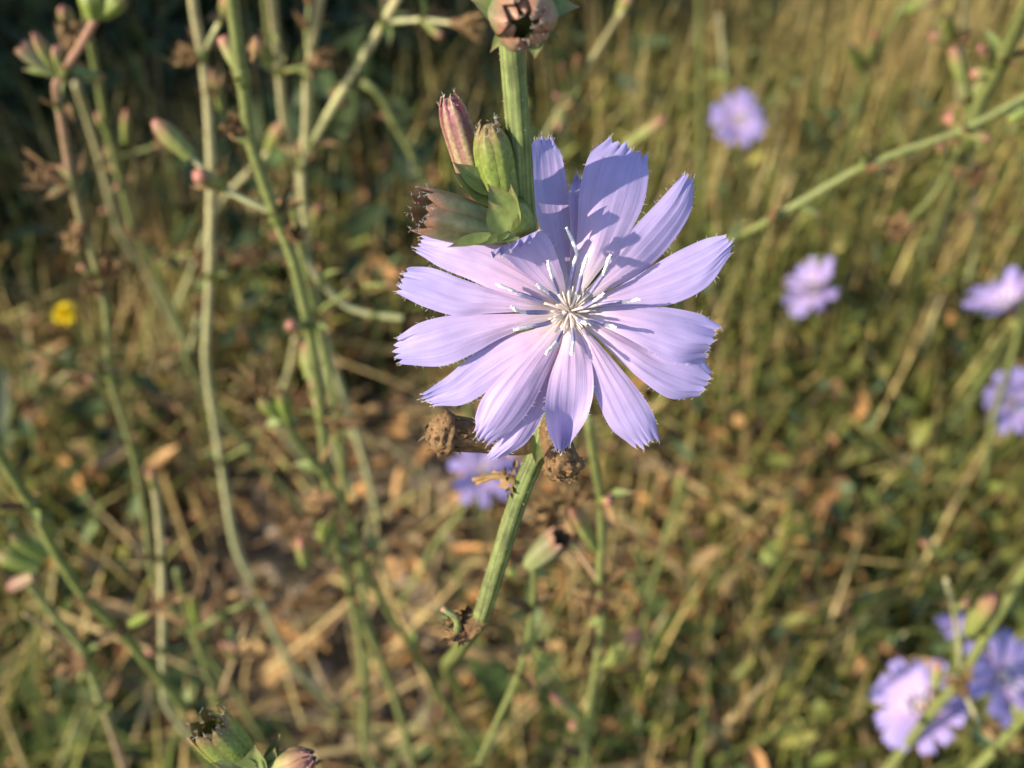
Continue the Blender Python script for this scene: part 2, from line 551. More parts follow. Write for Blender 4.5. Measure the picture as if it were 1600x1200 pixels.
# green grass
b = scatter(56000, lambda x, y: np.clip(greenness(x, y) * (1 - soilness(x, y)) * (1 - .85 * litter(x, y)) + .06 * (1 - soilness(x, y)), 0, 1) * (.4 + .9 * noise2(x * 14, y * 14, 8)))
n = len(b)
v, f, c = blades(b, RNG.uniform(.03, .14, n), RNG.uniform(.0016, .0040, n), RNG.uniform(0, 2 * math.pi, n), RNG.normal(.25, .25, n), RNG.normal(.6, .5, n), pick(GREENS, n))
stuff('green_grass', 'short green grass growing through the straw', 'grass', v, f, c, M_GRASS)

# standing dry grass
b = scatter(38000, lambda x, y: np.clip(.08 + .9 * np.clip(y - .50, 0, .3) / .3 * np.clip(.7 + 1.6 * x, .08, 1) + .5 * blob(x, y, -.27, .62, .10), 0, 1) * (1 - .96 * shade_back(x, y)) * (1 - .95 * soilness(x, y)) * (.3 + noise2(x * 9, y * 9, 11)))
n = len(b)
v, f, c = blades(b, RNG.uniform(.06, .24, n) * (.45 + .5 * np.clip(b[:, 1], 0, 1)), RNG.uniform(.0008, .0022, n), RNG.uniform(0, 2 * math.pi, n), RNG.normal(.12, .2, n), RNG.normal(.35, .45, n), pick(STRAWS + GREENS[3:4] + GREENS[1:2], n))
stuff('dry_grass', 'standing dry straw-coloured grass at the back of the meadow', 'dry grass', v, f, c, M_STRAW)

# straw lying about
b = scatter(13000, lambda x, y: np.clip(.5 - .3 * np.clip(x * 3, 0, 1) - .25 * soilness(x, y) + .3 * (noise2(x * 6, y * 6, 3) - .5), 0, 1) * (1 - .95 * shade_back(x, y)))
n = len(b); b[:, 2] += RNG.uniform(.003, .05, n)
v, f, c = blades(b, RNG.uniform(.03, .14, n), RNG.uniform(.0012, .0032, n), RNG.uniform(0, 2 * math.pi, n), RNG.normal(1.45, .2, n), RNG.normal(.1, .25, n), pick(STRAWS + BROWNS[:2], n), 3)
stuff('straw_litter', 'broken straw lying flat over the soil', 'straw', v, f, c, M_STRAW)


# leafy ground cover and crumbs of dead leaf
def leaves(b, L, W, az, pitch, roll, cols, fold=.25):
    n = len(b)
    T = np.stack([np.cos(az) * np.cos(pitch), np.sin(az) * np.cos(pitch), np.sin(pitch)], -1)
    S0 = np.stack([-np.sin(az), np.cos(az), np.zeros(n)], -1)
    U0 = np.cross(T, S0)
    S = S0 * np.cos(roll)[:, None] + U0 * np.sin(roll)[:, None]
    U = np.cross(T, S)
    prof = [(0, 0, 0), (.3, .42, .0), (.3, 0, -1), (.3, -.42, 0), (.68, .40, -.1), (.68, 0, -1.1), (.68, -.40, -.1), (1, 0, -.5)]
    V = np.stack([b + T * (L * p[0])[:, None] + S * (W * p[1])[:, None] + U * (W * fold * p[2])[:, None] for p in prof], 1)
    tri = np.array([[0, 2, 1], [0, 3, 2], [1, 2, 5], [1, 5, 4], [2, 3, 6], [2, 6, 5], [4, 5, 7], [5, 6, 7]])
    F = (np.arange(n)[:, None, None] * 8 + tri[None]).reshape(-1, 3)
    return V.reshape(-1, 3), F, np.repeat(cols, 8, 0)


def cluster(n_clump, per, dens, spread, zmax):
    c0 = scatter(n_clump, dens)
    c0 = np.repeat(c0, per, 0)
    n = len(c0)
    h = RNG.random(n) ** 1.3 * np.repeat(RNG.uniform(.25, 1, n_clump), per) * zmax
    c0[:, :2] += RNG.normal(0, spread, (n, 2)) * (.5 + h / zmax)[:, None]
    c0[:, 2] = ground_z(c0[:, 0], c0[:, 1]) + h + .003
    return c0


b = cluster(2600, 26, lambda x, y: np.clip(greenness(x, y) * (1 - soilness(x, y)) * (1 - .9 * litter(x, y)), 0, 1) ** 1.3 * (.2 + noise2(x * 7, y * 7, 21)), .016, .11)
n = len(b)
v, f, c = leaves(b, RNG.uniform(.007, .021, n), RNG.uniform(.004, .010, n), RNG.uniform(0, 6.28, n), RNG.normal(.35, .5, n), RNG.normal(0, .5, n), pick(GREENS + [(.08, .12, .055), (.12, .16, .06)], n))
stuff('leafy_ground_cover', 'low leafy green weeds covering the ground', 'weeds', v, f, c, M_GRASS)

b = cluster(620, 40, lambda x, y: shade_back(x, y), .035, .20)
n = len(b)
v, f, c = leaves(b, RNG.uniform(.015, .04, n), RNG.uniform(.008, .018, n), RNG.uniform(0, 6.28, n), RNG.normal(.3, .6, n), RNG.normal(0, .5, n), pick(SHADE_GREENS, n))
stuff('shade_undergrowth', 'dense undergrowth with shade put into its green, behind the bare chicory stems', 'undergrowth', v, f, c, M_GRASS)

b = scatter(14000, lambda x, y: .16 + .25 * noise2(x * 8, y * 8, 31) + .6 * litter(x, y)); n = len(b)
b[:, 2] += RNG.random(n) ** 2 * .07 + .003
v, f, c = leaves(b, RNG.uniform(.008, .030, n), RNG.uniform(.004, .013, n), RNG.uniform(0, 6.28, n), RNG.normal(.1, .6, n), RNG.normal(0, .7, n), pick(BROWNS + [(.42, .22, .08), (.46, .30, .14), (.40, .24, .10)], n), .5)
stuff('dead_leaf_litter', 'crumbs of dead brown and orange leaves', 'leaf litter', v, f, c, M_STRAW)


# wiry thin stems, dry and green, criss-crossing above the litter
b = scatter(3000, lambda x, y: np.clip(1 - 2.2 * x, .2, 1) * (.3 + .7 * noise2(x * 6, y * 6, 41)) * (1 - .92 * soilness(x, y)) * (1 - .9 * shade_back(x, y)))
n = len(b)
v, f, c = blades(b, RNG.uniform(.06, .17, n), RNG.uniform(.0011, .0022, n), RNG.uniform(0, 2 * math.pi, n), np.abs(RNG.normal(.35, .35, n)), RNG.normal(.15, .3, n), pick(STRAWS + GREENS[:3] + BROWNS[:2], n), 4)
stuff('wiry_stems', 'thin wiry dry and green stems criss-crossing in the meadow', 'stems', v, f, c, M_STRAW)


def clods():
    V = []; F = []; base = 0
    t = (1 + 5 ** .5) / 2
    ico = np.array([(-1, t, 0), (1, t, 0), (-1, -t, 0), (1, -t, 0), (0, -1, t), (0, 1, t), (0, -1, -t), (0, 1, -t), (t, 0, -1), (t, 0, 1), (-t, 0, -1), (-t, 0, 1)]) / 1.9
    fi = np.array([(0, 11, 5), (0, 5, 1), (0, 1, 7), (0, 7, 10), (0, 10, 11), (1, 5, 9), (5, 11, 4), (11, 10, 2), (10, 7, 6), (7, 1, 8), (3, 9, 4), (3, 4, 2), (3, 2, 6), (3, 6, 8), (3, 8, 9), (4, 9, 5), (2, 4, 11), (6, 2, 10), (8, 6, 7), (9, 8, 1)])
    p = scatter(3600, lambda x, y: .12 + .88 * soilness(x, y)); n = len(p)
    s = RNG.exponential(.0035, n) + .0015
    V = p[:, None, :] + ico[None] * s[:, None, None] * RNG.uniform(.6, 1.25, (n, 12, 1)) * np.array([1, 1, .7])
    F = (np.arange(n)[:, None, None] * 12 + fi[None]).reshape(-1, 3)
    return V.reshape(-1, 3), F, np.repeat(pick([(.17, .13, .09), (.12, .085, .055), (.24, .19, .14)], n, .2), 12, 0)


M_CLOD = attr_mat('clods', 0.0, .95, 300, .4)
v, f, c = clods()
stuff('soil_clods', 'small crumbs of dry soil on the bare patch', 'soil crumbs', v, f, c, M_CLOD)


# leafy bush added out of view on the left to shade the back
sx, sy = -.95, .68
sr = np.array([sx, sy, float(ground_z(sx, sy))])
shade_shrub = thing('shade_shrub', 'unseen leafy green bush added to shade the undergrowth at the back', 'shade_shrub', sr)
n = 22000
q = RNG.normal(0, 1, (n, 3)); q /= np.linalg.norm(q, axis=1)[:, None]
q = q * (RNG.random(n) ** .45)[:, None] * np.array([.36, .42, .58]) * (.75 + .5 * noise2(q[:, 0] * 3 + 5, q[:, 2] * 3 + q[:, 1] * 2, 61))[:, None]
b = sr + np.array([0, 0, .60]) + q
v, f, c = leaves(b, RNG.uniform(.02, .045, n), RNG.uniform(.012, .024, n), RNG.uniform(0, 6.28, n), RNG.normal(.1, .6, n), RNG.normal(0, .6, n), pick(GREENS, n))
o = bpy.data.objects.new('crown', make_mesh('crown', v - sr, f, None, [M_GRASS], None, False, c)); link(o, shade_shrub, sr)
mb = MB()
for k in range(7):
    e = np.array([math.cos(k * .9) * .13, math.sin(k * .9) * .14, .5 + .04 * k])
    mb.tube(spline([sr - [0, 0, .01], sr + e * [.35, .35, .5], sr + e], 10), np.linspace(.009, .003, 10), 7)
part('trunk', mb, [M_STEMB], shade_shrub, sr)


# ------------------------------------------------------------------ plant parts
def stem_part(parent, pts, rad, mats, name='stem', seg=12, ribs=0, amp=.07, n=None, stiff=1.0):
    pts = np.asarray(pts, float)
    n = n or max(14, len(pts) * 9)
    Q = hspline(np.column_stack([pts, np.asarray(rad, float)]), n, stiff)
    P = Q[:, :3]; R = Q[:, 3]
    return part(name, MB().tube(P, R, seg, ribs, amp), [mats], parent, P[-1])


def frame(d):
    d = nrm(d)
    r = np.array([0, 0, 1.0]) if abs(d[2]) < .9 else np.array([1.0, 0, 0])
    a = nrm(np.cross(d, r)); b_ = np.cross(d, a)
    return d, a, b_


def bract_grid(base, d, a, b_, ang, L, rprof, wang, flare=0., nu=12, nv=9, keel=.05, taper=1.0, scale=1., blunt=4.2):
    """one bract wrapped on the bud: rprof(t) radius, wang full angular width"""
    t = np.linspace(0, 1, nu); s = np.linspace(-1, 1, nv)
    w = wang * .5 * np.clip(np.minimum(1, (1 - t) * blunt + .04), 0, 1) ** .6 * (1 - (1 - taper) * t)
    if blunt > 6:
        w = wang * .5 * np.sqrt(np.clip(1 - (np.clip(t - .78, 0, 1) / .222) ** 2, .01, 1))
    R = np.array([rprof(x) for x in t]) * scale
    th = ang + w[:, None] * s[None, :]
    rr = R[:, None] * (1 + keel * (1 - np.abs(s[None, :])) - .02 * np.abs(s[None, :]))
    rr = rr + flare * (np.clip(t - .72, 0, 1) / .28)[:, None] ** 2
    P = base + d * (t * L)[:, None, None] + rr[..., None] * (a * np.cos(th)[..., None] + b_ * np.sin(th)[..., None])
    UV = np.stack([np.broadcast_to(t[:, None], (nu, nv)), np.broadcast_to((s[None, :] + 1) / 2, (nu, nv))], -1)
    return P, UV


def bud(parent, base, tip, width, mat, opened=False, n_br=8, split=True, name='bud', inner=M_INNER, jit=.05, waist=.72, label=None, tipr=.62, flare=(-.28, .05)):
    base = np.asarray(base); tip = np.asarray(tip)
    L = np.linalg.norm(tip - base); d, a, b_ = frame(tip - base)
    r = width / 2
    if opened:
        prof = lambda t: r * (.58 + .42 * min(1, t * 1.7) ** .7)
        bodyL = L * .55
    else:
        prof = lambda t: r * (waist + (1 - waist) * math.sin(min(1, t * 1.5) * math.pi / 2)) * (1 - (1 - tipr) * max(0, (t - .55) / .45) ** 2)
        bodyL = L * .96
    ts = np.linspace(0, 1, 14)
    rad = np.array([prof(t * bodyL / L) * .9 for t in ts])
    if not opened:
        rad *= np.where(ts > .86, np.sqrt(np.clip(1 - ((ts - .86) / .15) ** 2, .02, 1)), 1)
    mb = MB().tube(base + d * (ts * bodyL)[:, None], rad, 14)
    grids = []
    for k in range(n_br):
        ang = 2 * math.pi * k / n_br + random.uniform(-1, 1) * jit * 2
        Lk = L * (random.uniform(.95, 1.04) if opened else random.uniform(.96, 1.02))
        grids.append(bract_grid(base, d, a, b_, ang, Lk, prof, 2 * math.pi / n_br * 1.12, flare=(random.uniform(*flare) * r if opened else -.36 * r), scale=1 + .03 * (k % 2), keel=.09, blunt=9 if opened else 5))
    if opened:
        for k in range(n_br):
            ang = 2 * math.pi * (k + .5) / n_br + random.uniform(-.1, .1)
            grids.append(bract_grid(base, d, a, b_, ang, L * random.uniform(.9, 1.0), prof, 2 * math.pi / n_br * 1.2, flare=random.uniform(flare[0] - .12, flare[1] - .05) * r, scale=.88, keel=.05, blunt=9))
    if split:
        o = part(name, mb, [inner if opened else mat], parent, base, label=label)
        for P, UV in grids:
            hb = MB().grid(P, UV)
            for _ in range(5):
                tipp = P[RNG.integers(len(P) - 2, len(P)), RNG.integers(0, P.shape[1])]
                e_ = nrm(d * RNG.uniform(.2, 1) + RNG.normal(0, .6, 3))
                hb.tube(np.array([tipp, tipp + e_ * RNG.uniform(.0002, .0006)]), [.00002, .00001], 4, mat=1)
            part('bract', hb, [mat, M_HAIR], o, base)
    else:
        for P, UV in grids:
            mb.grid(P, UV, 1)
        o = part(name, mb, [inner if opened else mat, mat], parent, base, label=label)
    return o


def leaf_grid(base, d, nvec, L, W, curl=.2, fold=.25, nu=12, nv=7, sharp=1.0, wave=0.):
    d = nrm(d); nvec = nrm(nvec - d * np.dot(nvec, d)); s_ = np.cross(d, nvec)
    t = np.linspace(0, 1, nu); s = np.linspace(-1, 1, nv)
    w = W * .5 * np.maximum(.02, np.sin(math.pi * np.clip(t * .86 + .1, 0, 1)) ** .8 * (1 - t ** 4) * (1 - .15 * t * sharp))
    cz = -curl * L * t ** 2
    P = base + d * (t * L)[:, None, None] + s_ * (w[:, None] * s[None, :])[..., None] + nvec * ((cz[:, None] + fold * w[:, None] * np.abs(s[None, :]) + wave * W * np.sin(t * 9)[:, None] * s[None, :]))[..., None]
    UV = np.stack([np.broadcast_to(t[:, None], (nu, nv)), np.broadcast_to((s[None, :] + 1) / 2, (nu, nv))], -1)
    return P, UV


def leaf_part(parent, base, tip, nvec, W, mat=M_LEAF, curl=.15, fold=.25, name='leaf_bract', **k):
    base = np.asarray(base, float); tip = np.asarray(tip, float)
    P, UV = leaf_grid(base, tip - base, np.asarray(nvec, float), np.linalg.norm(tip - base), W, curl, fold, **k)
    return part(name, MB().grid(P, UV), [mat], parent, base)


def shards(mb, c, r, n, size, mat=0, stretch=None):
    """crumpled scraps around c"""
    for _ in range(n):
        p = RNG.normal(0, 1, 3); p = nrm(p) * r * RNG.random() ** .4
        if stretch is not None:
            p = stretch(p)
        d = nrm(RNG.normal(0, 1, 3)); nv_ = nrm(RNG.normal(0, 1, 3))
        P, UV = leaf_grid(c + p, d, nv_, size * RNG.uniform(.5, 1.4), size * RNG.uniform(.3, .9), RNG.uniform(-.6, .6), RNG.uniform(0, .9), 4, 3)
        UV = UV * .3 + RNG.random() * .7
        mb.grid(P, UV, mat)


def withered(parent, base, tip, width, mat=M_BROWN, crust=M_CRUST, n=60, name='withered_head', split=False):
    base = np.asarray(base, float); tip = np.asarray(tip, float)
    d, a, b_ = frame(tip - base); L = np.linalg.norm(tip - base); r = width / 2
    if not split:
        r *= 1.55; width *= 1.55; L = max(L, width * .5)
    if not split:            # ragged tuft: short neck, splayed dead bracts, crumbs
        mb = MB()
        ts = np.linspace(0, 1, 6)
        mb.tube(base - d * r * .3 + d * (ts * L * .55)[:, None], r * (.28 + .22 * ts), 8, 3, .1)
        LL = max(L, width * .7)
        for k in range(13):
            q = k * 2.4 + RNG.uniform(-.4, .4); sp = RNG.uniform(.15, .95)
            e = nrm(d + (a * math.cos(q) + b_ * math.sin(q)) * sp)
            P, UV = leaf_grid(base + d * L * RNG.uniform(0, .45) + (a * math.cos(q) + b_ * math.sin(q)) * r * .25, e, a * math.sin(q) - b_ * math.cos(q) + d * .3, LL * RNG.uniform(.4, .8), r * RNG.uniform(.35, .7), RNG.uniform(-.4, .4), RNG.uniform(.2, .9), 7, 3, wave=.2)
            UV = UV * .4 + RNG.random() * .6
            mb.grid(P, UV, k % 2)
        shards(mb, base + d * L * .6, r * .8, n, r * .55, 1)
        return part(name, mb, [mat, crust], parent, base)
    ts = np.linspace(0, 1, 12)
    rad = r * (.66 + .10 * np.sin(ts * 3))
    mb = MB().tube(base + d * (ts * L * .8)[:, None], rad, 16, 7, .07)
    for k in range(7):
        P, UV = bract_grid(base, d, a, b_, k * .9, L * random.uniform(.75, 1), lambda t: r * (.66 + .2 * t), 1.0, 0, 8, 5)
        mb.grid(P, UV)
    cr = MB() if split else mb
    # knobbly end
    c0 = base + d * L * .86
    th = np.linspace(0, 2 * math.pi, 30, endpoint=False); ph = np.linspace(.04, math.pi - .04, 18)
    T_, P_ = np.meshgrid(th, ph)
    rr = r * (.66 + .42 * noise2(T_.T * 2.4, P_.T * 3, int(RNG.integers(99))) + .25 * noise2(T_.T * 6, P_.T * 7, int(RNG.integers(99))))
    G = c0 + rr[..., None] * (d * (np.cos(P_.T) * .62)[..., None] + a * (np.sin(P_.T) * np.cos(T_.T))[..., None] + b_ * (np.sin(P_.T) * np.sin(T_.T))[..., None])
    UV = np.stack([noise2(T_.T * 4, P_.T * 4, 3), P_.T / 3.2], -1)
    cr.grid(G.transpose(1, 0, 2), UV.transpose(1, 0, 2), 0 if split else 1, True)
    shards(cr, c0, r * .98, n, r * .38, 0 if split else 1)
    o = part(name, mb, [mat, crust], parent, base)
    if split:
        part('dried_petals', cr, [crust], o, c0)
    return o


# a petal of a background flower: unit length along x, face up z
def unit_petal(seed):
    rs = np.random.RandomState(seed)
    nu, nv = 12, 21
    t = np.linspace(0, 1, nu); s = np.linspace(-1, 1, nv)
    w = .155 * np.clip(.14 + 1.1 * np.sin(np.clip(t * 1.02, 0, 1) ** .8 * math.pi * .72), .1, 1.1)
    teeth = .07 * np.abs(((s + 1) * 2.5) % 1 - .5) * 2
    bend = rs.uniform(-.12, .22)
    X = t[:, None] * (1 + .0 * s[None]) - teeth[None, :] * (np.clip(t - .8, 0, 1) / .2)[:, None]
    Y = w[:, None] * s[None, :] + rs.uniform(-.06, .06) * t[:, None] ** 2
    Z = .10 * np.sin(t * 2.4)[:, None] - bend * (t ** 2)[:, None] + .05 * rs.uniform(-1, 1) * (s ** 2)[None] * t[:, None] + .012 * np.sin(s * 11)[None] * t[:, None]
    P = np.stack([X, Y, Z], -1)
    UV = np.stack([np.broadcast_to(t[:, None], (nu, nv)), np.broadcast_to((s[None] + 1) / 2, (nu, nv))], -1)
    m = MB().grid(P, UV)
    v, f, uv, mi = m.mesh('petal')
    return make_mesh('petal', v, f, uv, [M_PETALB], mi, True)


UNIT_PETALS = [unit_petal(k) for k in range(6)]


def flower(parent, c, face, R, n=13, cup=.15, back=None, seed=1, skip=()):
    """flower head at c looking along face, radius R"""
    rs = np.random.RandomState(seed)
    c = np.asarray(c, float); d, a, b_ = frame(face)
    mb = MB()
    ts = np.linspace(0, 1, 8)
    mb.tube(c - d * R * .62 + d * (ts * R * .66)[:, None], R * (.11 + .06 * np.sin(ts * 2.6)), 10, 5, .1, 1)      # green involucre
    for k in range(14):                                    # pale centre with anther tubes
        q = rs.uniform(0, 6.28); e = nrm(d * rs.uniform(.5, 1) + (a * math.cos(q) + b_ * math.sin(q)) * rs.uniform(.3, .9))
        p0 = c + (e - d * np.dot(e, d)) * R * .03
        mb.tube(np.linspace(p0, p0 + e * R * .17, 3), R * .016, 5, mat=2)
        mb.tube(np.linspace(p0 + e * R * .16, p0 + e * R * .30, 3), R * .018, 5, mat=3)
        mb.tube(np.linspace(p0 + e * R * .29, p0 + e * R * .40, 3), R * .016, 5, mat=4)
    o = part('flower_head', mb, [M_FIL, M_BUDF, M_FIL, M_TUBE, M_STYLE], parent, c)
    for k in range(n):
        if k in skip:
            continue
        ang = 2 * math.pi * k / n + rs.uniform(-.1, .1)
        e = a * math.cos(ang) + b_ * math.sin(ang)
        el = cup + rs.uniform(-.16, .16)
        x = nrm(e * math.cos(el) + d * math.sin(el)); z = nrm(d * math.cos(el) - e * math.sin(el)); y = np.cross(z, x)
        sc_ = R * rs.uniform(.9, 1.06)
        m4 = Matrix(((x[0] * sc_, y[0] * sc_, z[0] * sc_, 0), (x[1] * sc_, y[1] * sc_, z[1] * sc_, 0), (x[2] * sc_, y[2] * sc_, z[2] * sc_, 0), (0, 0, 0, 1)))
        p = bpy.data.objects.new('petal', UNIT_PETALS[rs.randint(6)])
        C.objects.link(p); p.parent = o; p.matrix_local = m4
    return o


# ------------------------------------------------------------------ the flower in focus
D0 = 0.118
PX = D0 / FPX


def main_root(p_low):
    return np.array([p_low[0] - .005, p_low[1] + .11, float(ground_z(p_low[0] - .005, p_low[1] + .11))])


mlow = at(699, 1046, .33)
mroot = main_root(mlow)
main = thing('chicory_plant', 'chicory with one large wide-open lavender flower and a cluster of buds above it', 'flower', mroot)
# stem: in front of the top petal, behind the flower, kinked at the lower node
up_pts = [at(795, 20, .1050), at(802, 110, .1075), at(811, 230, .1110), at(819, 340, .1152), at(834, 430, .1200), at(851, 530, .1245), at(857, 620, .1265), at(845, 690, .128), at(817, 760, .130), at(784, 860, .133), at(752, 965, .137)]
stem_part(main, up_pts[::-1], [.00110] * 2 + [.00112, .00116, .0012, .0012, .0012, 0.00120, .00120, .00118, .00116], M_STEMM, seg=40, ribs=9, amp=.05, n=90)
lo_pts = [mroot - [0, 0, .006], mroot * .5 + mlow * .5, mlow, at(724, 1006, .175), at(750, 968, .1372)]
stem_part(main, lo_pts, [.0020, .0019, .0017, .0012, .0011], M_STEMD, name='lower_stem', seg=20, ribs=7, n=40)

hp = hspline(np.array(up_pts), 400)
hb = MB()
for _ in range(240):
    c_ = hp[RNG.integers(10, 390)]; e_ = nrm(RNG.normal(0, 1, 3)); e_ = nrm(e_ - UP * np.dot(e_, UP) * .8)
    c_ = c_ + e_ * .00112
    hb.tube(np.array([c_, c_ + e_ * RNG.uniform(.00012, .0004)]), [.00003, .000012], 4)
h = part('stem_hairs', hb, [M_HAIR], main, hp[200]); h['kind'] = 'stuff'

# flower head: receptacle with the pale tubes of the florets
fc = at(890, 487, D0)
mb = MB()
inv0 = at(856, 560, .1252)
ts = np.linspace(0, 1, 10)
mb.tube(inv0 + (fc - BACK * .0022 - inv0) * ts[:, None], .0012 + .0013 * np.sin(ts * 2.9), 18, 9, .08, 1)
head = part('flower_head', mb, [M_FIL, M_BUDG], main, fc, label='large lavender-blue flower head with toothed strap petals')
th = np.linspace(0, 2 * math.pi, 20, endpoint=False); rr = np.linspace(0, 1, 7)
dome = fc + ((rr * .0013)[:, None, None] * (RIGHT * np.cos(th)[None, :, None] + UP * np.sin(th)[None, :, None])) + BACK * ((.0008 - .0026 * rr ** 2)[:, None, None] + (RNG.random((7, 20, 1)) - .5) * .0003)
part('floret_disc', MB().grid(dome, np.stack([np.broadcast_to(rr[:, None], (7, 20)), np.zeros((7, 20))], -1), 0, True), [M_FIL], head, fc)
# pale filaments fringing the centre
for k in range(90):
    q = RNG.uniform(0, 6.283); L = RNG.uniform(.0010, .0027)
    p0 = fc + RIGHT * math.cos(q) * .00055 * RNG.random() + UP * math.sin(q) * .00055 * RNG.random() + BACK * .0003
    e = nrm(RIGHT * math.cos(q) + UP * math.sin(q) + BACK * RNG.uniform(.25, 1.5))
    p1 = p0 + e * L * .6; p2 = p0 + e * L + (RIGHT * math.cos(q) + UP * math.sin(q)) * .0003
    part('filament', MB().tube(spline([p0, p1, p2], 6), np.linspace(.00015, .00008, 6), 6), [M_FIL], head, p0)

PET = {
    # edges from the base outwards, in photograph pixels; z towards the viewer in mm; lay = layer, arch = mm, tilt = mm (second edge minus first)
    'p1': ([(888, 470), (868, 420), (842, 350), (829, 290), (827, 240), (831, 219)], [(893, 470), (892, 420), (890, 350), (886, 290), (878, 245), (866, 219)], [0, .6, -.6, -2.8, -4.8, -6.2], -.35, -1.9),
    'p1b': ([(889, 468), (890, 410), (891, 350), (888, 310), (890, 292), (897, 280)], [(896, 468), (903, 410), (914, 350), (916, 310), (914, 292), (908, 280)], [-.4, .2, -.6, -1.6, -2.6, -3.4], -.2, -.5),
    'p2': ([(893, 466), (899, 410), (902, 363), (907, 290), (922, 240), (946, 217)], [(904, 466), (946, 412), (973, 381), (1003, 326), (1013, 280), (1014, 250)], [0, 1.0, .8, -.8, -2.6, -4.0], .6, .6),
    'p3': ([(900, 468), (932, 436), (967, 386), (993, 352), (1037, 306), (1067, 270)], [(907, 474), (946, 455), (997, 429), (1040, 392), (1077, 337), (1086, 293)], [-.2, .6, .6, 0, -.6, -1.0], .45, -.8),
    'p4': ([(905, 474), (940, 461), (986, 436), (1047, 399), (1097, 375), (1133, 364)], [(907, 482), (940, 480), (985, 479), (1047, 476), (1104, 449), (1141, 402)], [-.4, .4, .5, .4, .4, .5], .4, -.4),
    'p5': ([(907, 482), (950, 480), (1000, 478), (1047, 481), (1092, 490), (1122, 504)], [(905, 492), (942, 510), (979, 528), (1023, 552), (1061, 567), (1098, 562)], [-.1, 1.0, 1.2, 1.0, .4, -.6], .5, .3),
    'p6': ([(904, 492), (945, 508), (1000, 533), (1050, 553), (1092, 556), (1113, 576)], [(900, 500), (930, 526), (963, 558), (1000, 592), (1045, 622), (1090, 622)], [-.3, .3, .1, -.3, -.9, -1.6], .45, .5),
    'p7': ([(902, 500), (932, 532), (966, 571), (1000, 613), (1021, 647), (1031, 682)], [(893, 503), (907, 530), (917, 571), (930, 617), (953, 667), (985, 697)], [-.1, .8, .8, .4, -.4, -1.4], .55, -.2),
    'p8': ([(895, 502), (911, 530), (925, 570), (927, 613), (916, 655), (893, 694)], [(885, 502), (875, 545), (859, 590), (852, 635), (856, 672), (866, 704)], [0, 1.3, 1.8, 1.8, 1.3, 1.6], [.5, .5, .2, -.5, -1.6, -2.2], .5),
    'p9': ([(889, 502), (882, 560), (866, 608), (846, 655), (822, 692), (793, 712)], [(878, 502), (846, 570), (808, 636), (788, 676), (772, 696), (760, 711)], [-.3, -.2, -.6, -1.0, -1.4, -1.8], .3, 0),
    'p10': ([(886, 501), (874, 540), (856, 583), (832, 633), (801, 671), (769, 693)], [(876, 498), (838, 535), (790, 580), (755, 620), (743, 650), (741, 668)], [0, 1.0, 1.5, 1.2, .6, -.2], .65, 1.0),
    'p11': ([(874, 496), (832, 515), (785, 527), (740, 553), (697, 589), (660, 613)], [(879, 501), (850, 540), (816, 572), (766, 609), (724, 632), (682, 636)], [-.3, .1, -.1, -.2, -.3, -.6], .35, .2),
    'p12': ([(872, 488), (822, 490), (762, 491), (704, 493), (657, 504), (620, 524)], [(874, 496), (827, 510), (780, 530), (735, 555), (690, 572), (629, 571)], [-.1, .8, .9, .8, .6, .2], .4, -.1),
    'p13': ([(873, 480), (832, 470), (772, 452), (722, 436), (677, 419), (638, 415)], [(872, 488), (822, 487), (762, 490), (715, 494), (667, 481), (624, 462)], [0, 1.2, 1.4, 1.4, 1.2, .8], .5, -.5),
    'p14': ([(878, 474), (842, 430), (795, 388), (745, 364), (702, 355), (668, 361)], [(873, 482), (837, 470), (772, 453), (727, 434), (692, 420), (652, 398)], [.2, 1.9, 2.3, 2.1, 1.7, 1.1], .45, -.4),
    'p15': ([(885, 468), (882, 440), (871, 402), (859, 374), (844, 359), (838, 367)], [(876, 474), (852, 454), (818, 427), (793, 405), (770, 392), (766, 402)], [.2, 2.0, 3.4, 4.6, 5.6, 6.9], [.2, .2, .1, 0, .1, .1], .5),
}


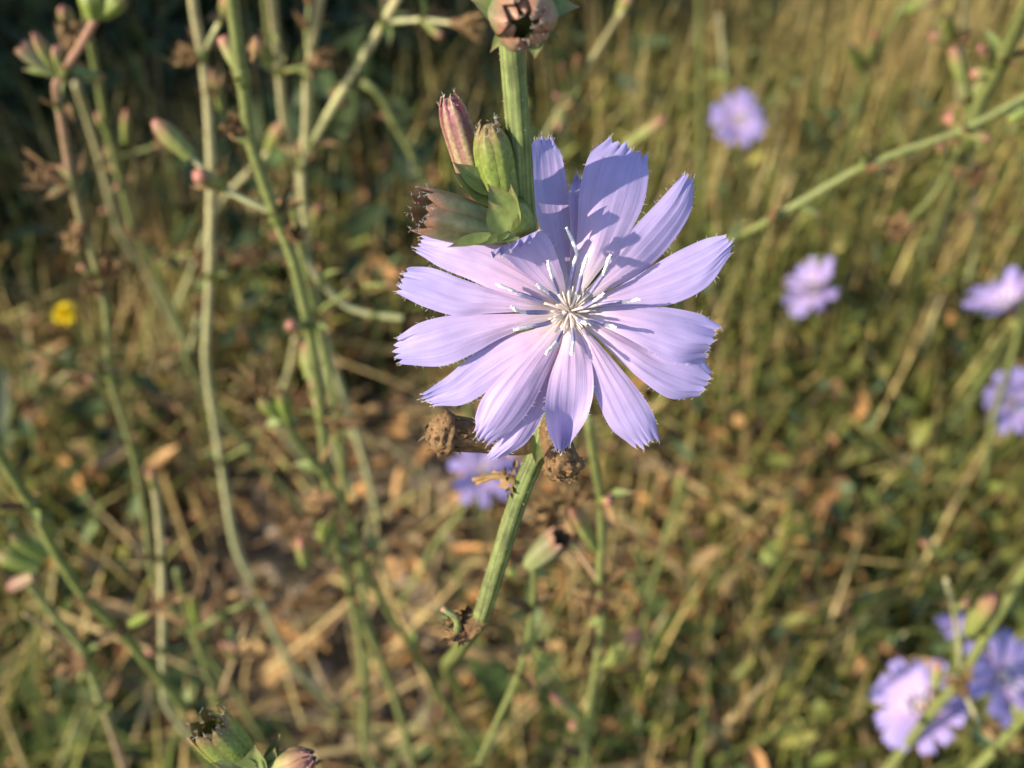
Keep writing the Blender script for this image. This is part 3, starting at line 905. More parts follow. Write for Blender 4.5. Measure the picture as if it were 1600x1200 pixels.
def main_petal(key):
    A, B, z, arch, tilt = PET[key]
    nu, nv = 44, 46
    As = spline(A, nu); Bs = spline(B, nu)
    zz = spline(np.array(z, float)[:, None], nu)[:, 0]
    ar = spline(np.array(arch, float)[:, None], nu)[:, 0] if isinstance(arch, list) else np.full(nu, float(arch))
    t = np.linspace(0, 1, nu); s = np.linspace(0, 1, nv)
    seed = sum(map(ord, key))
    rs = np.random.RandomState(seed)
    mid = (As + Bs) / 2
    ax = np.gradient(mid, axis=0); ax /= np.linalg.norm(ax, axis=1)[:, None]
    Pxy = As[:, None, :] * (1 - s)[None, :, None] + Bs[:, None, :] * s[None, :, None]
    # five teeth at the end, of uneven length
    nt_ = int(rs.choice([5, 5, 5, 6]))
    ph = s * nt_; k = np.minimum(ph.astype(int), nt_ - 1); fr = ph - k
    tl = rs.uniform(4, 14, nt_)[k]
    tooth = tl * (1 - np.abs(fr - .5) * 2) ** .75
    roundoff = 6 * (1 - (2 * s - 1) ** 2)
    ext = (tooth + roundoff - 6)
    endw = (np.clip(t - .80, 0, 1) / .2) ** 1.6
    Pxy = Pxy + ax[:, None, :] * (endw[:, None] * ext[None, :])[..., None]
    c = s - .5
    ramp = np.clip(t * 3, 0, 1)
    Z = zz[:, None] + ar[:, None] * (1 - 4 * c ** 2)[None, :] * ramp[:, None] + tilt * c[None, :] * ramp[:, None]
    # veins as low ridges and slow waves of the blade
    Z = Z + .02 * np.cos(s * 2 * math.pi * 5)[None, :] * np.clip(t * 2, 0, 1)[:, None] + .008 * np.cos(s * 2 * math.pi * 10 + 1)[None, :] * ramp[:, None]
    Z = Z + (noise2(t[:, None] * 3 + seed, s[None, :] * 2.2, seed % 17) - .5) * .65 * ramp[:, None] + (noise2(t[:, None] * 7 + seed, s[None, :] * 6, seed % 13) - .5) * .16 * ramp[:, None]
    Z = Z + endw[:, None] * (rs.normal(0, .22, nt_)[k])[None, :]
    Z = Z * .001
    d = D0 - Z
    P = CAM + RIGHT * ((Pxy[..., 0] - 800) / FPX * d)[..., None] + UP * (-(Pxy[..., 1] - 600) / FPX * d)[..., None] - BACK * d[..., None]
    UV = np.stack([np.broadcast_to(t[:, None], (nu, nv)), np.broadcast_to(s[None, :], (nu, nv))], -1)
    o = part('petal', MB().grid(P, UV), [M_PETAL], head, P[0, nv // 2])
    # fine hairs on the margin
    hb = MB()
    edge = [P[-1, j] for j in range(1, nv - 1)] + [P[i, 0] for i in range(nu // 2, nu)] + [P[i, -1] for i in range(nu // 2, nu)]
    outd = [ax[-1]] * (nv - 2) + [nrm(As[i] - Bs[i]) for i in range(nu // 2, nu)] + [nrm(Bs[i] - As[i]) for i in range(nu // 2, nu)]
    for p, e in zip(edge, outd):
        if rs.rand() < .35:
            e3 = nrm(RIGHT * e[0] - UP * e[1] + BACK * rs.normal(0, .6) + RIGHT * rs.normal(0, .4) + UP * rs.normal(0, .4))
            hb.tube(np.array([p - e3 * .00005, p + e3 * rs.uniform(.0002, .0005)]), [.00002, .000012], 4)
    if hb.v:
        h = part('margin_hairs', hb, [M_HAIR], head, P[-1, nv // 2])
        h['kind'] = 'stuff'


for key in PET:
    main_petal(key)

# stamens: violet anther tube, white style; lifted towards the viewer
STA = [  # tube start, tube end, style points ... in photograph pixels, lift of the tip in mm
    ((888, 452), (897, 412), [(900, 391), (886, 358)], 5.5),
    ((902, 458), (908, 430), [(917, 401)], 5.8),
    ((922, 458), (942, 430), [(953, 399)], 5.0),
    ((872, 458), (863, 434), [(856, 409)], 6.0),
    ((874, 472), (856, 456), [(840, 446)], 6.6),
    ((849, 473), (809, 458), [(797, 452), (777, 445)], 4.6),
    ((856, 488), (821, 488), [(810, 486), (800, 480)], 5.2),
    ((860, 504), (832, 510), [(820, 512), (805, 515)], 4.6),
    ((878, 518), (869, 535), [(854, 552)], 5.2),
    ((894, 514), (896, 535), [(893, 553)], 5.4),
    ((912, 480), (928, 471), [(942, 460)], 6.4),
    ((936, 476), (972, 472), [(998, 468)], 4.2),
    ((920, 500), (946, 508), [(961, 511)], 5.0),
    ((886, 489), (884, 489), [(881, 488)], 6.0),
    ((903, 500), (910, 503), [(916, 505)], 6.4),
]
for a0, a1, st, lift in STA:
    def up(p, mm):
        return at(p[0], p[1], D0 - mm * .001)
    f0 = fc + BACK * .0005
    p0 = up(a0, lift * .42); p1 = up(a1, lift * .74)
    pts = [p1] + [up(q, lift * (.74 + .26 * (i + 1) / len(st))) for i, q in enumerate(st)]
    mb = MB()
    fil = spline([f0, f0 * .5 + p0 * .5 + BACK * .0003, p0], 8)
    mb.tube(fil, np.linspace(.00012, .00015, 8), 8, mat=0)
    mb.tube(np.linspace(p0 - (p1 - p0) * .05, p1, 8), [.00015, .00019, .00021, .00022, .00022, .00022, .00021, .00018], 15, 5, .16, mat=1)
    q = spline(pts, 12)
    q = q + RNG.normal(0, .00002, q.shape)
    mb.tube(np.vstack([p1 - (p1 - p0) * .04, q]), np.concatenate([[.00010], np.linspace(.00016, .00019, 11) * RNG.uniform(.82, 1.22, 11), [.00012]]), 12, mat=2)
    e_ = nrm(q[-1] - q[-3]); sd = nrm(np.cross(e_, BACK))
    for sg in (-1, 1):          # forked stigma
        mb.tube(spline([q[-1] - e_ * .0001, q[-1] + e_ * .00012 + sd * sg * .00006, q[-1] + e_ * .0002 + sd * sg * .00013], 5), np.linspace(.00009, .00006, 5), 6, mat=2)
    for _ in range(26):         # pollen grains
        c_ = q[RNG.integers(1, 11)] + nrm(RNG.normal(0, 1, 3)) * .00017
        mb.tube(c_ + e_ * np.linspace(-.00004, .00004, 3)[:, None], [.00003, .000045, .00003], 4, mat=2)
    o = part('stamen', mb, [M_FIL, M_TUBE, M_STYLE], head, p0)

# bud cluster on the left of the stem
D1 = .1150
bA = bud(main, at(742, 285, .1140), at(700, 147, .1105), 46 * .112 / FPX, M_BUDP, n_br=7, waist=.9, tipr=.82, label='closed purple and cream bud')
bB = bud(main, at(785, 318, .1130), at(762, 190, .1085), 58 * .110 / FPX, M_BUDG, n_br=7, waist=.84, tipr=.78, label='closed fresh green bud with a reddish tip')
bC = bud(main, at(790, 362, .1135), at(650, 328, .1085), 72 * .110 / FPX, M_BUDD, opened=True, n_br=7, label='open-mouthed dull red and green spent bud')
for (b0, t0, w, dd) in [((768, 300), (703, 256), 40, .1118), ((752, 305), (701, 270), 30, .1115), ((775, 318), (707, 278), 42, .1125), ((800, 345), (760, 285), 48, .1105),
                        ((790, 362), (762, 310), 44, .1085), ((768, 368), (698, 394), 30, .1105), ((792, 366), (758, 388), 26, .1085), ((806, 352), (802, 285), 30, .1125), ((806, 370), (775, 385), 34, .1085)]:
    leaf_part(main, at(b0[0], b0[1], dd - .0005), at(t0[0], t0[1], dd - .0026), BACK * .8 + UP * .4 - RIGHT * .3, w * dd / FPX, curl=-.12, fold=.35)
# knob joining buds to the stem
mb = MB(); ts = np.linspace(0, 1, 10)
kp = spline([at(820, 350, .1155), at(800, 340, .1130), at(776, 322, .1115)], 10)
part('bud_base', mb.tube(kp, .0012 + .0008 * np.sin(ts * 3.14), 14, 5, .06), [M_BUDG], main, kp[0])

# open bud at the top of the stem, its mouth towards the viewer
bT = bud(main, at(806, 2, .1040), at(822, 36, .0955), 98 * .1 / FPX, M_BUDD, opened=True, n_br=6, flare=(-.62, -.3), label='open reddish bud at the top of the stem')
for (b0, t0, w, dd) in [((800, 30), (738, -4), 60, .105), ((835, 20), (905, 6), 46, .104), ((800, 40), (766, 78), 24, .1045), ((836, 44), (878, 60), 18, .1045), ((835, 50), (836, 88), 34, .1015)]:
    leaf_part(main, at(b0[0], b0[1], dd - .003), at(t0[0], t0[1], dd - .0045), BACK + UP * .3, w * dd / FPX, curl=.1, fold=.3)

# withered heads under the flower
wD = .1275
withered(main, at(838, 690, .1290), at(668, 674, .1235), 66 * .126 / FPX, n=110, split=True)
withered(main, at(855, 640, .128), at(884, 742, .1245), 62 * .126 / FPX, n=90, split=True)
leaf_part(main, at(842, 680, .1275), at(840, 724, .1258), BACK + RIGHT * .3, 34 * .127 / FPX)
# small dried wisp
mb = MB()
for (x, y) in [(738, 750), (744, 756), (752, 744), (770, 738)]:
    mb.tube(spline([at(815, 757, .1305), at((815 + x) / 2, 744, .1310), at(x, y, .1315)], 8), np.linspace(.0005, .00028, 8), 6)
shards(mb, at(795, 750, .130), .0016, 18, .0012)
part('dried_wisp', mb, [M_TAN], main, at(815, 757, .1305))
# dark withered head at the lower node
withered(main, at(752, 968, .1375), at(695, 985, .139), 46 * .138 / FPX, n=34)
mb = MB().tube(spline([at(715, 985, .1375), at(712, 965, .1365), at(690, 950, .136)], 8), np.linspace(.0006, .0004, 8), 8)
part('pink_scrap', mb, [M_STEMR], main, at(715, 985, .1375))


# ------------------------------------------------------------------ the other chicory plants
def plant(label, y, stems, extras=(), group='chicory plants in the meadow', cat='plant', name='chicory_plant', grow=1.0, lean=0.0, twigs=.5):
    """stems: list of (pixel points top to bottom, width px at the top, material, reaches the ground?) on the upright plane y metres ahead"""
    top_py = min(p[1] for p in stems[0][0]); low_py = max(p[1] for p in stems[0][0])

    def pos(p):
        yy = y + (p[2] if len(p) > 2 else 0) + lean * min(1., max(0., (p[1] - top_py) / (low_py - top_py)))
        return aty(p[0], p[1], yy)
    S0 = next(s for s in stems if s[3])
    low = [q for q in map(pos, S0[0]) if q[2] > .02][-1]
    rt = np.array([low[0] + .012, low[1] + .015, 0]); rt[2] = float(ground_z(rt[0], rt[1]))
    root = thing(name, label, cat, rt, group)
    for i, (pp, w, mat, gnd) in enumerate(stems):
        P = [pos(p) for p in pp]
        P = [q for q in P if q[2] > .02] or P[:1]
        r0 = w * .78 / 2 * depth(P[0]) / FPX
        R = [r0 * (1 + .3 * grow * (np.linalg.norm(q - P[0])) / .3) for q in P]
        if gnd:
            e = np.array([P[-1][0] + .012, P[-1][1] + .015, 0]) if np.linalg.norm(P[-1] - low) > 1e-6 else rt.copy()
            if i and gnd != 2:
                e = rt + np.array([.004 * i, .003, 0])
            e[2] = float(ground_z(e[0], e[1])) - .004
            P += [P[-1] * .6 + e * .4 + np.array([.003, 0, 0]), e]
            R += [R[-1] * 1.05, R[-1] * 1.12]
        stem_part(root, P[::-1], R[::-1], mat, name='stem' if i == 0 else 'branch', seg=10, ribs=5, amp=.05, stiff=.55)
        if w >= 11:
            for kq in range(1, len(pp) - 1):
                if (kq + i) % 2 == 0 and pp[kq][1] > -10 and kq < len(P) - 1:
                    node_tuft(root, P[kq], R[kq], P[kq - 1] - P[kq])
                    if w >= 14 and RNG.random() < twigs:
                        twig(root, P[kq], R[kq], P[kq - 1] - P[kq])
    for ex in extras:
        k = ex[0]
        if k == 'bud':          # ('bud', base, tip, width px, kind)
            b0, t0 = pos(ex[1]), pos(ex[2])
            kind = ex[4] if len(ex) > 4 else 'far'
            bud(root, b0, t0, ex[3] * depth(b0) / FPX, {'far': M_BUDF, 'g': M_BUDG, 'p': M_BUDP, 'd': M_BUDD}[kind], opened=(kind == 'd'), n_br=6, split=False)
        elif k == 'wit':
            b0, t0 = pos(ex[1]), pos(ex[2])
            withered(root, b0, t0, ex[3] * depth(b0) / FPX, n=26, mat=M_BROWN, crust=M_CRUST if len(ex) < 5 else M_TAN)
        elif k == 'leaf':
            b0, t0 = pos(ex[1]), pos(ex[2])
            leaf_part(root, b0, t0, BACK + UP * .3, ex[3] * depth(b0) / FPX)
        elif k == 'flower':     # ('flower', centre, face, radius m, seed, attach point)
            c0 = pos(ex[1]); fdir = nrm(RIGHT * ex[2][0] + UP * ex[2][1] + BACK * ex[2][2])
            flower(root, c0, fdir, ex[3], seed=ex[4], n=ex[6] if len(ex) > 6 else 13, cup=ex[7] if len(ex) > 7 else .15)
            q = pos(ex[5]); h = c0 - fdir * ex[3] * .6
            part('flower_stalk', MB().tube(spline([q, (q + h) / 2 + np.array([0, 0, -.001]), h], 8), .0011, 8), [M_STEM], root, q)
    return root


def twig(root, p, r, updir):
    """stiff side branch with a dry head or a bud"""
    d, a, b_ = frame(updir)
    q = RNG.uniform(0, 6.28); o_ = a * math.cos(q) + b_ * math.sin(q)
    L = RNG.uniform(.010, .036)
    e = nrm(d + o_ * RNG.uniform(.6, 1.3)); e2 = nrm(e + RNG.normal(0, .3, 3))
    pts = [p, p + e * L * .55, p + e * L * .55 + e2 * L * .45]
    if min(depth(x) for x in pts) < .16:
        return
    mat = [M_STEM, M_STEMP, M_STEMB, M_STEMD][RNG.integers(0, 4)]
    stem_part(root, pts, [r * .62, r * .55, r * .42], mat, name='branch', seg=8, stiff=.5, n=14)
    end = pts[-1]
    if RNG.random() < .78:
        withered(root, end - e2 * .001, end + e2 * .007, .0042, n=14, crust=M_TAN if RNG.random() < .5 else M_CRUST)
    else:
        bud(root, end - e2 * .0008, end + e2 * .009, .0036, M_BUDF, n_br=6, split=False)
    node_tuft(root, pts[1], r * .55, e)


def node_tuft(root, p, r, updir):
    """small bracts and bud scales where a chicory stem branches"""
    d, a, b_ = frame(updir)
    mb = MB()
    for k in range(int(RNG.integers(3, 7))):
        q = RNG.uniform(0, 6.28); o_ = a * math.cos(q) + b_ * math.sin(q)
        L = RNG.uniform(.003, .0085)
        P_, UV = leaf_grid(p + o_ * r * .7, nrm(d * RNG.uniform(.2, 1.2) + o_), d - o_ * .3, L, L * RNG.uniform(.25, .5), RNG.uniform(-.4, .5), .5, 7, 5)
        mb.grid(P_, UV, int(RNG.choice([0, 1, 1, 2])))
    if RNG.random() < .6:
        shards(mb, p + a * r, r * 1.8, 14, r * 1.5, 1)
    ts = np.linspace(0, 1, 7)
    for k in range(int(RNG.random() < .4)):
        q = RNG.uniform(0, 6.28); o_ = nrm(a * math.cos(q) + b_ * math.sin(q) + d * .9)
        L = RNG.uniform(.004, .009)
        mb.tube(p + o_ * r * .5 + o_ * (ts * L)[:, None], L * .17 * (.7 + .5 * np.sin(ts * 2.6)), 8, 4, .1, 3)
    mb.tube(p + d * ((ts - .5) * r * 3.4)[:, None], r * (1.0 + .22 * np.sin(ts * math.pi)), 10, 4, .06, 4)
    part('stem_node', mb, [M_LEAF, M_BROWN, M_TAN, M_BUDF, M_STEMD], root, p)


# left group
plant('tall green chicory stem with two brown withered nodes, left of the focused flower', .175, [
    ([(358, -40), (368, 50), (378, 120), (390, 215), (430, 335), (456, 400), (482, 510), (497, 605), (502, 650), (508, 720), (515, 800)], 27, M_STEM, True)],
    [('wit', (388, 200), (350, 190), 34), ('wit', (452, 372), (462, 350), 30), ('leaf', (395, 225), (365, 215), 16), ('bud', (378, 120), (386, 112), 12)])
plant('thin green chicory stem running close behind the tall green one, pink scrap at its foot', .21, [
    ([(455, 300), (472, 395), (492, 490), (516, 590), (529, 665), (540, 790), (565, 900), (575, 1010), (580, 1150)], 17, M_STEM, True),
    ([(468, 390), (500, 440), (545, 480), (585, 492), (630, 497)], 13, M_STEMP, False)],
    [('bud', (523, 690), (527, 664), 14), ('wit', (565, 1000), (590, 995), 40), ('wit', (548, 800), (560, 788), 22)])
plant('pale bleached chicory stem with dark nodes, long and slightly crooked', .245, [
    ([(298, -30), (304, 20), (316, 85), (324, 150), (330, 270), (329, 330), (328, 430), (322, 560), (345, 720), (370, 860), (402, 930), (450, 1030), (530, 1110)], 19, M_STEMP, True),
    ([(402, 935), (360, 955), (318, 977)], 11, M_STEM, False)],
    [('wit', (318, 95), (260, 85), 26, 1), ('wit', (322, 165), (335, 110), 16), ('leaf', (325, 450), (300, 440), 20), ('bud', (345, 170), (330, 105), 13), ('wit', (402, 930), (415, 905), 22, 1)])
plant('two bare straw-pale chicory branches meeting in a V', .255, [
    ([(508, -40), (495, 30), (482, 110), (478, 215), (472, 260), (476, 330), (482, 400), (500, 520), (520, 700)], 19, M_STEMP, True),
    ([(640, -40), (600, 35), (545, 125), (487, 222), (476, 240)], 19, M_STEMP, False)],
    [('bud', (472, 250), (466, 225), 14)], lean=0.06)
plant('pale upright chicory stem ending in a pink-tipped bud, beside the V of branches', .25, [
    ([(420, -40), (428, 40), (436, 110), (444, 190), (462, 250), (472, 310), (478, 380), (490, 470)], 19, M_STEMP, True),
    ([(410, -30), (418, 50), (425, 90)], 12, M_STEMR, False)],
    [('bud', (425, 90), (395, 62), 22, 'far'), ('bud', (420, 232), (440, 192), 20), ('bud', (485, 350), (498, 318), 16), ('wit', (463, 372), (455, 350), 26)], lean=0.06)
plant('short bud-tipped chicory branch slanting over the withered node', .3, [([(440, 200), (425, 230), (395, 262), (355, 302), (300, 420), (290, 560)], 13, M_STEMP, True)],
      [('bud', (425, 230), (441, 194), 16)], lean=0.20)
plant('reddish chicory branch with a green bud tuft beside it, above the yellow flower', .205, [
    ([(152, 22), (130, 65), (100, 110), (86, 135), (92, 165), (100, 215), (112, 285), (128, 350), (155, 430), (165, 480), (172, 590), (190, 650), (206, 700), (225, 800), (240, 900)], 17, M_STEMR, True)],
    [('bud', (85, 115), (30, 70), 26, 'd'), ('bud', (90, 118), (52, 50), 18), ('bud', (95, 112), (85, 70), 16), ('leaf', (80, 115), (32, 105), 14), ('bud', (150, 25), (140, -20), 40, 'g'),
     ('bud', (160, 20), (196, -5), 30, 'g'), ('leaf', (152, 25), (175, 30), 20), ('wit', (112, 285), (22, 268), 30, 1), ('leaf', (112, 290), (70, 300), 18), ('wit', (128, 350), (115, 385), 34, 1),
     ('wit', (162, 430), (190, 395), 30), ('wit', (160, 450), (140, 440), 30), ('leaf', (165, 420), (190, 408), 24), ('bud', (166, 610), (135, 585), 14), ('wit', (160, 600), (95, 592), 20, 1)])
plant('slim green chicory stem arching behind the reddish branch', .27, [
    ([(128, -30), (140, 60), (152, 120), (168, 210), (190, 290), (207, 355), (240, 420), (285, 520), (292, 560), (345, 650), (400, 720), (470, 790), (560, 900)], 15, M_STEM, True)],
    [('bud', (112, 40), (95, 10), 20), ('bud', (165, 200), (152, 175), 16), ('bud', (195, 220), (198, 170), 14), ('wit', (205, 365), (212, 355), 26)], lean=0.05)
plant('pale split chicory stem leaning over a dry side twig', .29, [
    ([(118, 130), (135, 180), (158, 255), (190, 370), (225, 420), (262, 490), (284, 532), (300, 600), (330, 720)], 15, M_STEMP, True),
    ([(284, 555), (250, 575), (218, 592)], 12, M_STEMB, False)],
    [('bud', (175, 340), (160, 325), 14), ('wit', (284, 540), (270, 550), 26)], lean=0.22)
plant('dry fork-tipped chicory stalk with a rusty tuft of dead bracts', .36, [([(50, 655), (60, 720), (90, 850)], 8, M_STEMD, True)],
      [('bud', (50, 660), (48, 640), 12, 'p'), ('wit', (48, 645), (42, 588), 20, 1), ('leaf', (46, 640), (28, 575), 7), ('leaf', (48, 640), (50, 570), 7), ('leaf', (48, 640), (22, 600), 6), ('leaf', (50, 640), (70, 620), 6)])
plant('dark green chicory stem with a clump of buds beside a tan dry twig', .135, [
    ([(-40, 640), (0, 712), (50, 790), (88, 865), (130, 928), (200, 1000), (290, 1112), (330, 1200)], 23, M_STEMD, True)],
    [('bud', (70, 870), (15, 835), 22, 'g'), ('bud', (60, 885), (-5, 865), 30, 'g'), ('bud', (55, 900), (12, 920), 22, 'p'), ('leaf', (80, 870), (40, 830), 18), ('wit', (132, 925), (125, 945), 20, 1),
     ('wit', (190, 985), (175, 975), 26), ('leaf', (195, 990), (160, 960), 18), ('bud', (205, 975), (238, 957), 16, 'g'), ('wit', (235, 958), (280, 922), 14, 1)])
plant('green chicory stem ending at a dark brown star of dead bracts', .14, [
    ([(40, 905), (80, 955), (130, 1015), (138, 1040), (160, 1100), (195, 1205), (210, 1260)], 17, M_STEMG, True),
    ([(38, 958), (80, 985), (125, 1018)], 10, M_STEMB, False)],
    [('wit', (130, 1020), (110, 1040), 30), ('wit', (128, 1030), (85, 1035), 40), ('leaf', (128, 1035), (82, 1018), 10), ('leaf', (128, 1040), (88, 1045), 9), ('leaf', (130, 1045), (115, 1075), 9), ('leaf', (132, 1035), (150, 1010), 9)])
plant('bleached dry stalk standing bolt upright over the shade', .16, [([(240, 745), (247, 800), (252, 870), (254, 940), (254, 1015), (256, 1090)], 16, M_STEMP, True)],
      [('bud', (242, 765), (236, 735), 14, 'far'), ('wit', (240, 760), (232, 740), 10, 1)], cat='stalk', name='dry_stalk')
plant('green chicory stem with a pale elbow joint and one bright bud', .17, [
    ([(276, 890), (290, 950), (303, 985), (320, 1040), (340, 1100), (350, 1150)], 15, M_STEM, True), ([(395, 940), (350, 960), (304, 984)], 14, M_STEM, False)],
    [('bud', (308, 975), (300, 925), 16, 'g'), ('wit', (300, 970), (275, 970), 18, 1)])
plant('dark chicory stem slanting past bare soil, topped by green buds and a dry hook', .165, [
    ([(440, 640), (462, 685), (500, 735), (532, 775), (560, 870), (600, 945), (645, 1015), (690, 1090), (740, 1170)], 16, M_STEMD, True)],
    [('wit', (418, 635), (370, 545), 12, 1), ('bud', (440, 650), (405, 620), 26, 'g'), ('bud', (450, 655), (438, 610), 22, 'g'), ('leaf', (440, 655), (410, 665), 18), ('leaf', (445, 650), (470, 660), 14),
     ('wit', (520, 775), (480, 800), 40, 1), ('bud', (522, 790), (500, 850), 22, 'g'), ('wit', (545, 800), (562, 795), 20)])
plant('blue-green chicory shoot with a cut dry tip', .27, [([(462, 530), (455, 570), (440, 615), (430, 660), (420, 760)], 14, M_STEMP, True)], [('wit', (462, 540), (464, 515), 10, 1)], lean=0.20)
plant('green chicory stem rising from the straw to a withered crown', .165, [
    ([(512, 800), (530, 860), (548, 930), (562, 1000), (570, 1080), (570, 1170)], 16, M_STEM, True), ([(545, 798), (558, 840), (566, 895)], 12, M_STEM, False)],
    [('wit', (512, 810), (500, 790), 24, 1), ('wit', (558, 790), (565, 782), 16), ('bud', (478, 880), (470, 840), 22, 'far')])
plant('bright green arching stem with a bare tip over the shade-coloured undergrowth', .34, [([(566, 128), (585, 140), (615, 190), (645, 245), (667, 300), (690, 420)], 15, M_STEM, True)], [])
plant('pale chicory branch with a small bud pair slanting behind the top petals', .29, [
    ([(972, 18), (930, 85), (885, 155), (848, 220), (815, 300), (790, 420)], 15, M_STEMP, True)],
    [('bud', (968, 22), (985, -10), 20), ('bud', (905, 130), (903, 85), 13), ('bud', (890, 145), (878, 98), 13)], lean=0.25)
plant('red-tipped chicory bud on a pale stalk behind the long right petal', .33, [([(985, 225), (965, 240), (900, 300), (880, 420)], 13, M_STEMP, True)], [('bud', (975, 230), (1042, 183), 17)], lean=0.07)

# right group
plant('long green chicory branch slanting from the right edge down behind the petals', .215, [
    ([(1680, 100), (1600, 152), (1500, 205), (1400, 240), (1345, 262), (1260, 310), (1200, 345), (1140, 376, .02), (1090, 405, .14), (1050, 440, .30)], 15, M_STEM, True)],
    [('wit', (1358, 245), (1352, 225), 12, 1), ('leaf', (1600, 165), (1565, 185), 16), ('bud', (1600, 175), (1570, 190), 18, 'g'), ('bud', (1252, 322), (1285, 340), 13), ('bud', (1240, 325), (1225, 335), 13), ('wit', (1388, 255), (1395, 272), 16, 1)], twigs=0)
plant('stout green chicory stem with tufted nodes leaning in from the far right', .215, [
    ([(1640, -70), (1600, 18), (1568, 90), (1535, 150), (1515, 215), (1495, 280, .02), (1462, 370, .09), (1425, 470, .22)], 36, M_STEM, True),
    ([(1500, 230), (1485, 260), (1455, 310), (1420, 345)], 11, M_STEM, False)],
    [('bud', (1555, 110), (1530, 70), 18), ('bud', (1550, 115), (1515, 115), 18), ('leaf', (1555, 110), (1540, 85), 20), ('leaf', (1560, 105), (1585, 85), 18), ('bud', (1500, 190), (1498, 160), 16, 'g'), ('bud', (1478, 245), (1468, 225), 14), ('wit', (1420, 350), (1390, 362), 34)], lean=0.07)
plant('slender pale chicory stem with a dark joint, upright beside the stout one', .3, [
    ([(1512, -30), (1506, 20), (1501, 60), (1500, 110), (1499, 160), (1515, 250), (1521, 330, .03), (1522, 400, .14)], 13, M_STEMP, True)],
    [('bud', (1490, 65), (1450, 55), 18), ('bud', (1488, 60), (1478, 20), 16, 'g'), ('wit', (1501, 65), (1505, 50), 22), ('wit', (1520, 280), (1525, 270), 34)], lean=0.07)
plant('forked chicory stem with green buds in the pale dry grass', .4, [
    ([(1410, 10), (1385, 55), (1360, 100), (1345, 140), (1330, 200), (1318, 260, .06), (1310, 320, .16)], 12, M_STEM, True)],
    [('bud', (1410, 15), (1440, 10), 16, 'g'), ('bud', (1415, 10), (1465, 3), 14), ('bud', (1348, 110), (1322, 65), 18, 'g'), ('bud', (1355, 95), (1368, 45), 12), ('wit', (1352, 105), (1356, 95), 16)], lean=0.05)
plant('straight green stalk rising beyond the small round background flower', .5, [([(1092, -30), (1094, 100), (1096, 230), (1098, 340), (1108, 460), (1110, 560)], 13, M_STEM, True)], [], lean=0.10)
plant('short tan stalk topped green just above the round background flower', .70, [([(1124, 25), (1130, 90), (1135, 150), (1138, 240)], 11, M_STEMP, True)], [])
plant('chicory with a round open lavender flower standing alone in the dry grass', .62, [
    ([(1152, 232), (1160, 270), (1176, 330), (1190, 400), (1195, 470)], 10, M_STEM, True)],
    [('flower', (1152, 188, -.012), (.05, .05, 1), .0195, 3, (1152, 232), 11)], cat='flower')
plant('chicory with a half-turned lavender flower beside a rusty withered head', .50, [
    ([(1282, 400), (1262, 440), (1240, 490), (1215, 580), (1190, 640), (1160, 710), (1120, 800), (1060, 900)], 9, M_STEM, True)],
    [('flower', (1278, 455, -.01), (-.75, .30, .50), .0235, 8, (1258, 448), 10, .35), ('wit', (1262, 470), (1292, 470), 22, 1)], cat='flower')
plant('chicory with a lavender flower seen from the side, petals swept up and left', .36, [
    ([(1610, 440), (1595, 500), (1578, 570), (1555, 640), (1545, 690), (1530, 800)], 13, M_STEM, True)],
    [('flower', (1578, 482, .012), (-.45, .70, .30), .0215, 12, (1592, 510), 10, .55), ('flower', (1577, 628, .012), (.1, -.1, 1), .0180, 15, (1560, 625), 11)], cat='flower')
plant('chicory with two big lavender flowers crossed by its own green stem', .155, [
    ([(1650, 815), (1600, 895), (1545, 985), (1500, 1060), (1450, 1120), (1385, 1205), (1340, 1270)], 24, M_STEM, True),
    ([(1478, 905), (1490, 950), (1498, 1000), (1500, 1060)], 11, M_STEMP, False)],
    [('flower', (1440, 1105, .012), (-.5, .35, .5), .0170, 21, (1480, 1085), 13, .2), ('flower', (1560, 1060, .014), (.35, .25, .65), .0175, 23, (1512, 1042), 12, .2),
     ('bud', (1515, 985), (1555, 925), 30, 'far'), ('flower', (1492, 985, .02), (-.3, .6, .4), .0065, 26, (1500, 1010), 8, .6), ('bud', (1460, 860, .03), (1440, 845, .03), 14)], cat='flower')
plant('thick green chicory stem cutting the lower right corner', .13, [([(1660, 1060), (1600, 1120), (1560, 1165), (1510, 1215), (1470, 1270)], 22, M_STEM, True)], [])
plant('green chicory stem fading into the weeds left of the two big flowers', .27, [([(1385, 965), (1350, 1010), (1320, 1080), (1295, 1130), (1260, 1220)], 15, M_STEMD, True)], [('leaf', (1350, 1020), (1420, 985), 30)])
plant('green chicory stem with brown withered nodes under the right lower petal', .125, [
    ([(918, 650), (925, 700), (938, 780), (940, 850), (937, 910), (940, 970), (932, 1040), (920, 1110), (914, 1180), (910, 1240)], 19, M_STEM, True)],
    [('bud', (930, 855), (890, 790), 20, 'far'), ('wit', (897, 795), (882, 760), 20, 1), ('wit', (905, 780), (915, 762), 18, 1), ('wit', (937, 935), (925, 945), 38, 1), ('leaf', (935, 960), (915, 985), 16),
     ('bud', (958, 780), (952, 770), 14), ('wit', (940, 930), (955, 940), 22), ('bud', (915, 1125), (860, 1085), 18, 'far'), ('bud', (910, 1140), (890, 1130), 18), ('bud', (955, 1030), (1000, 985), 30, 'far')])
plant('chicory bud red and yellow on a slim stalk with torn white scraps', .112, [
    ([(832, 880), (835, 905), (832, 950), (826, 990), (812, 1050), (780, 1120), (745, 1200), (730, 1260)], 13, M_STEM, True)],
    [('bud', (828, 882), (880, 836), 40, 'd'), ('leaf', (835, 885), (855, 905), 22), ('bud', (806, 895), (790, 893), 15, 'g'), ('wit', (836, 1005), (855, 1010), 12, 1)])
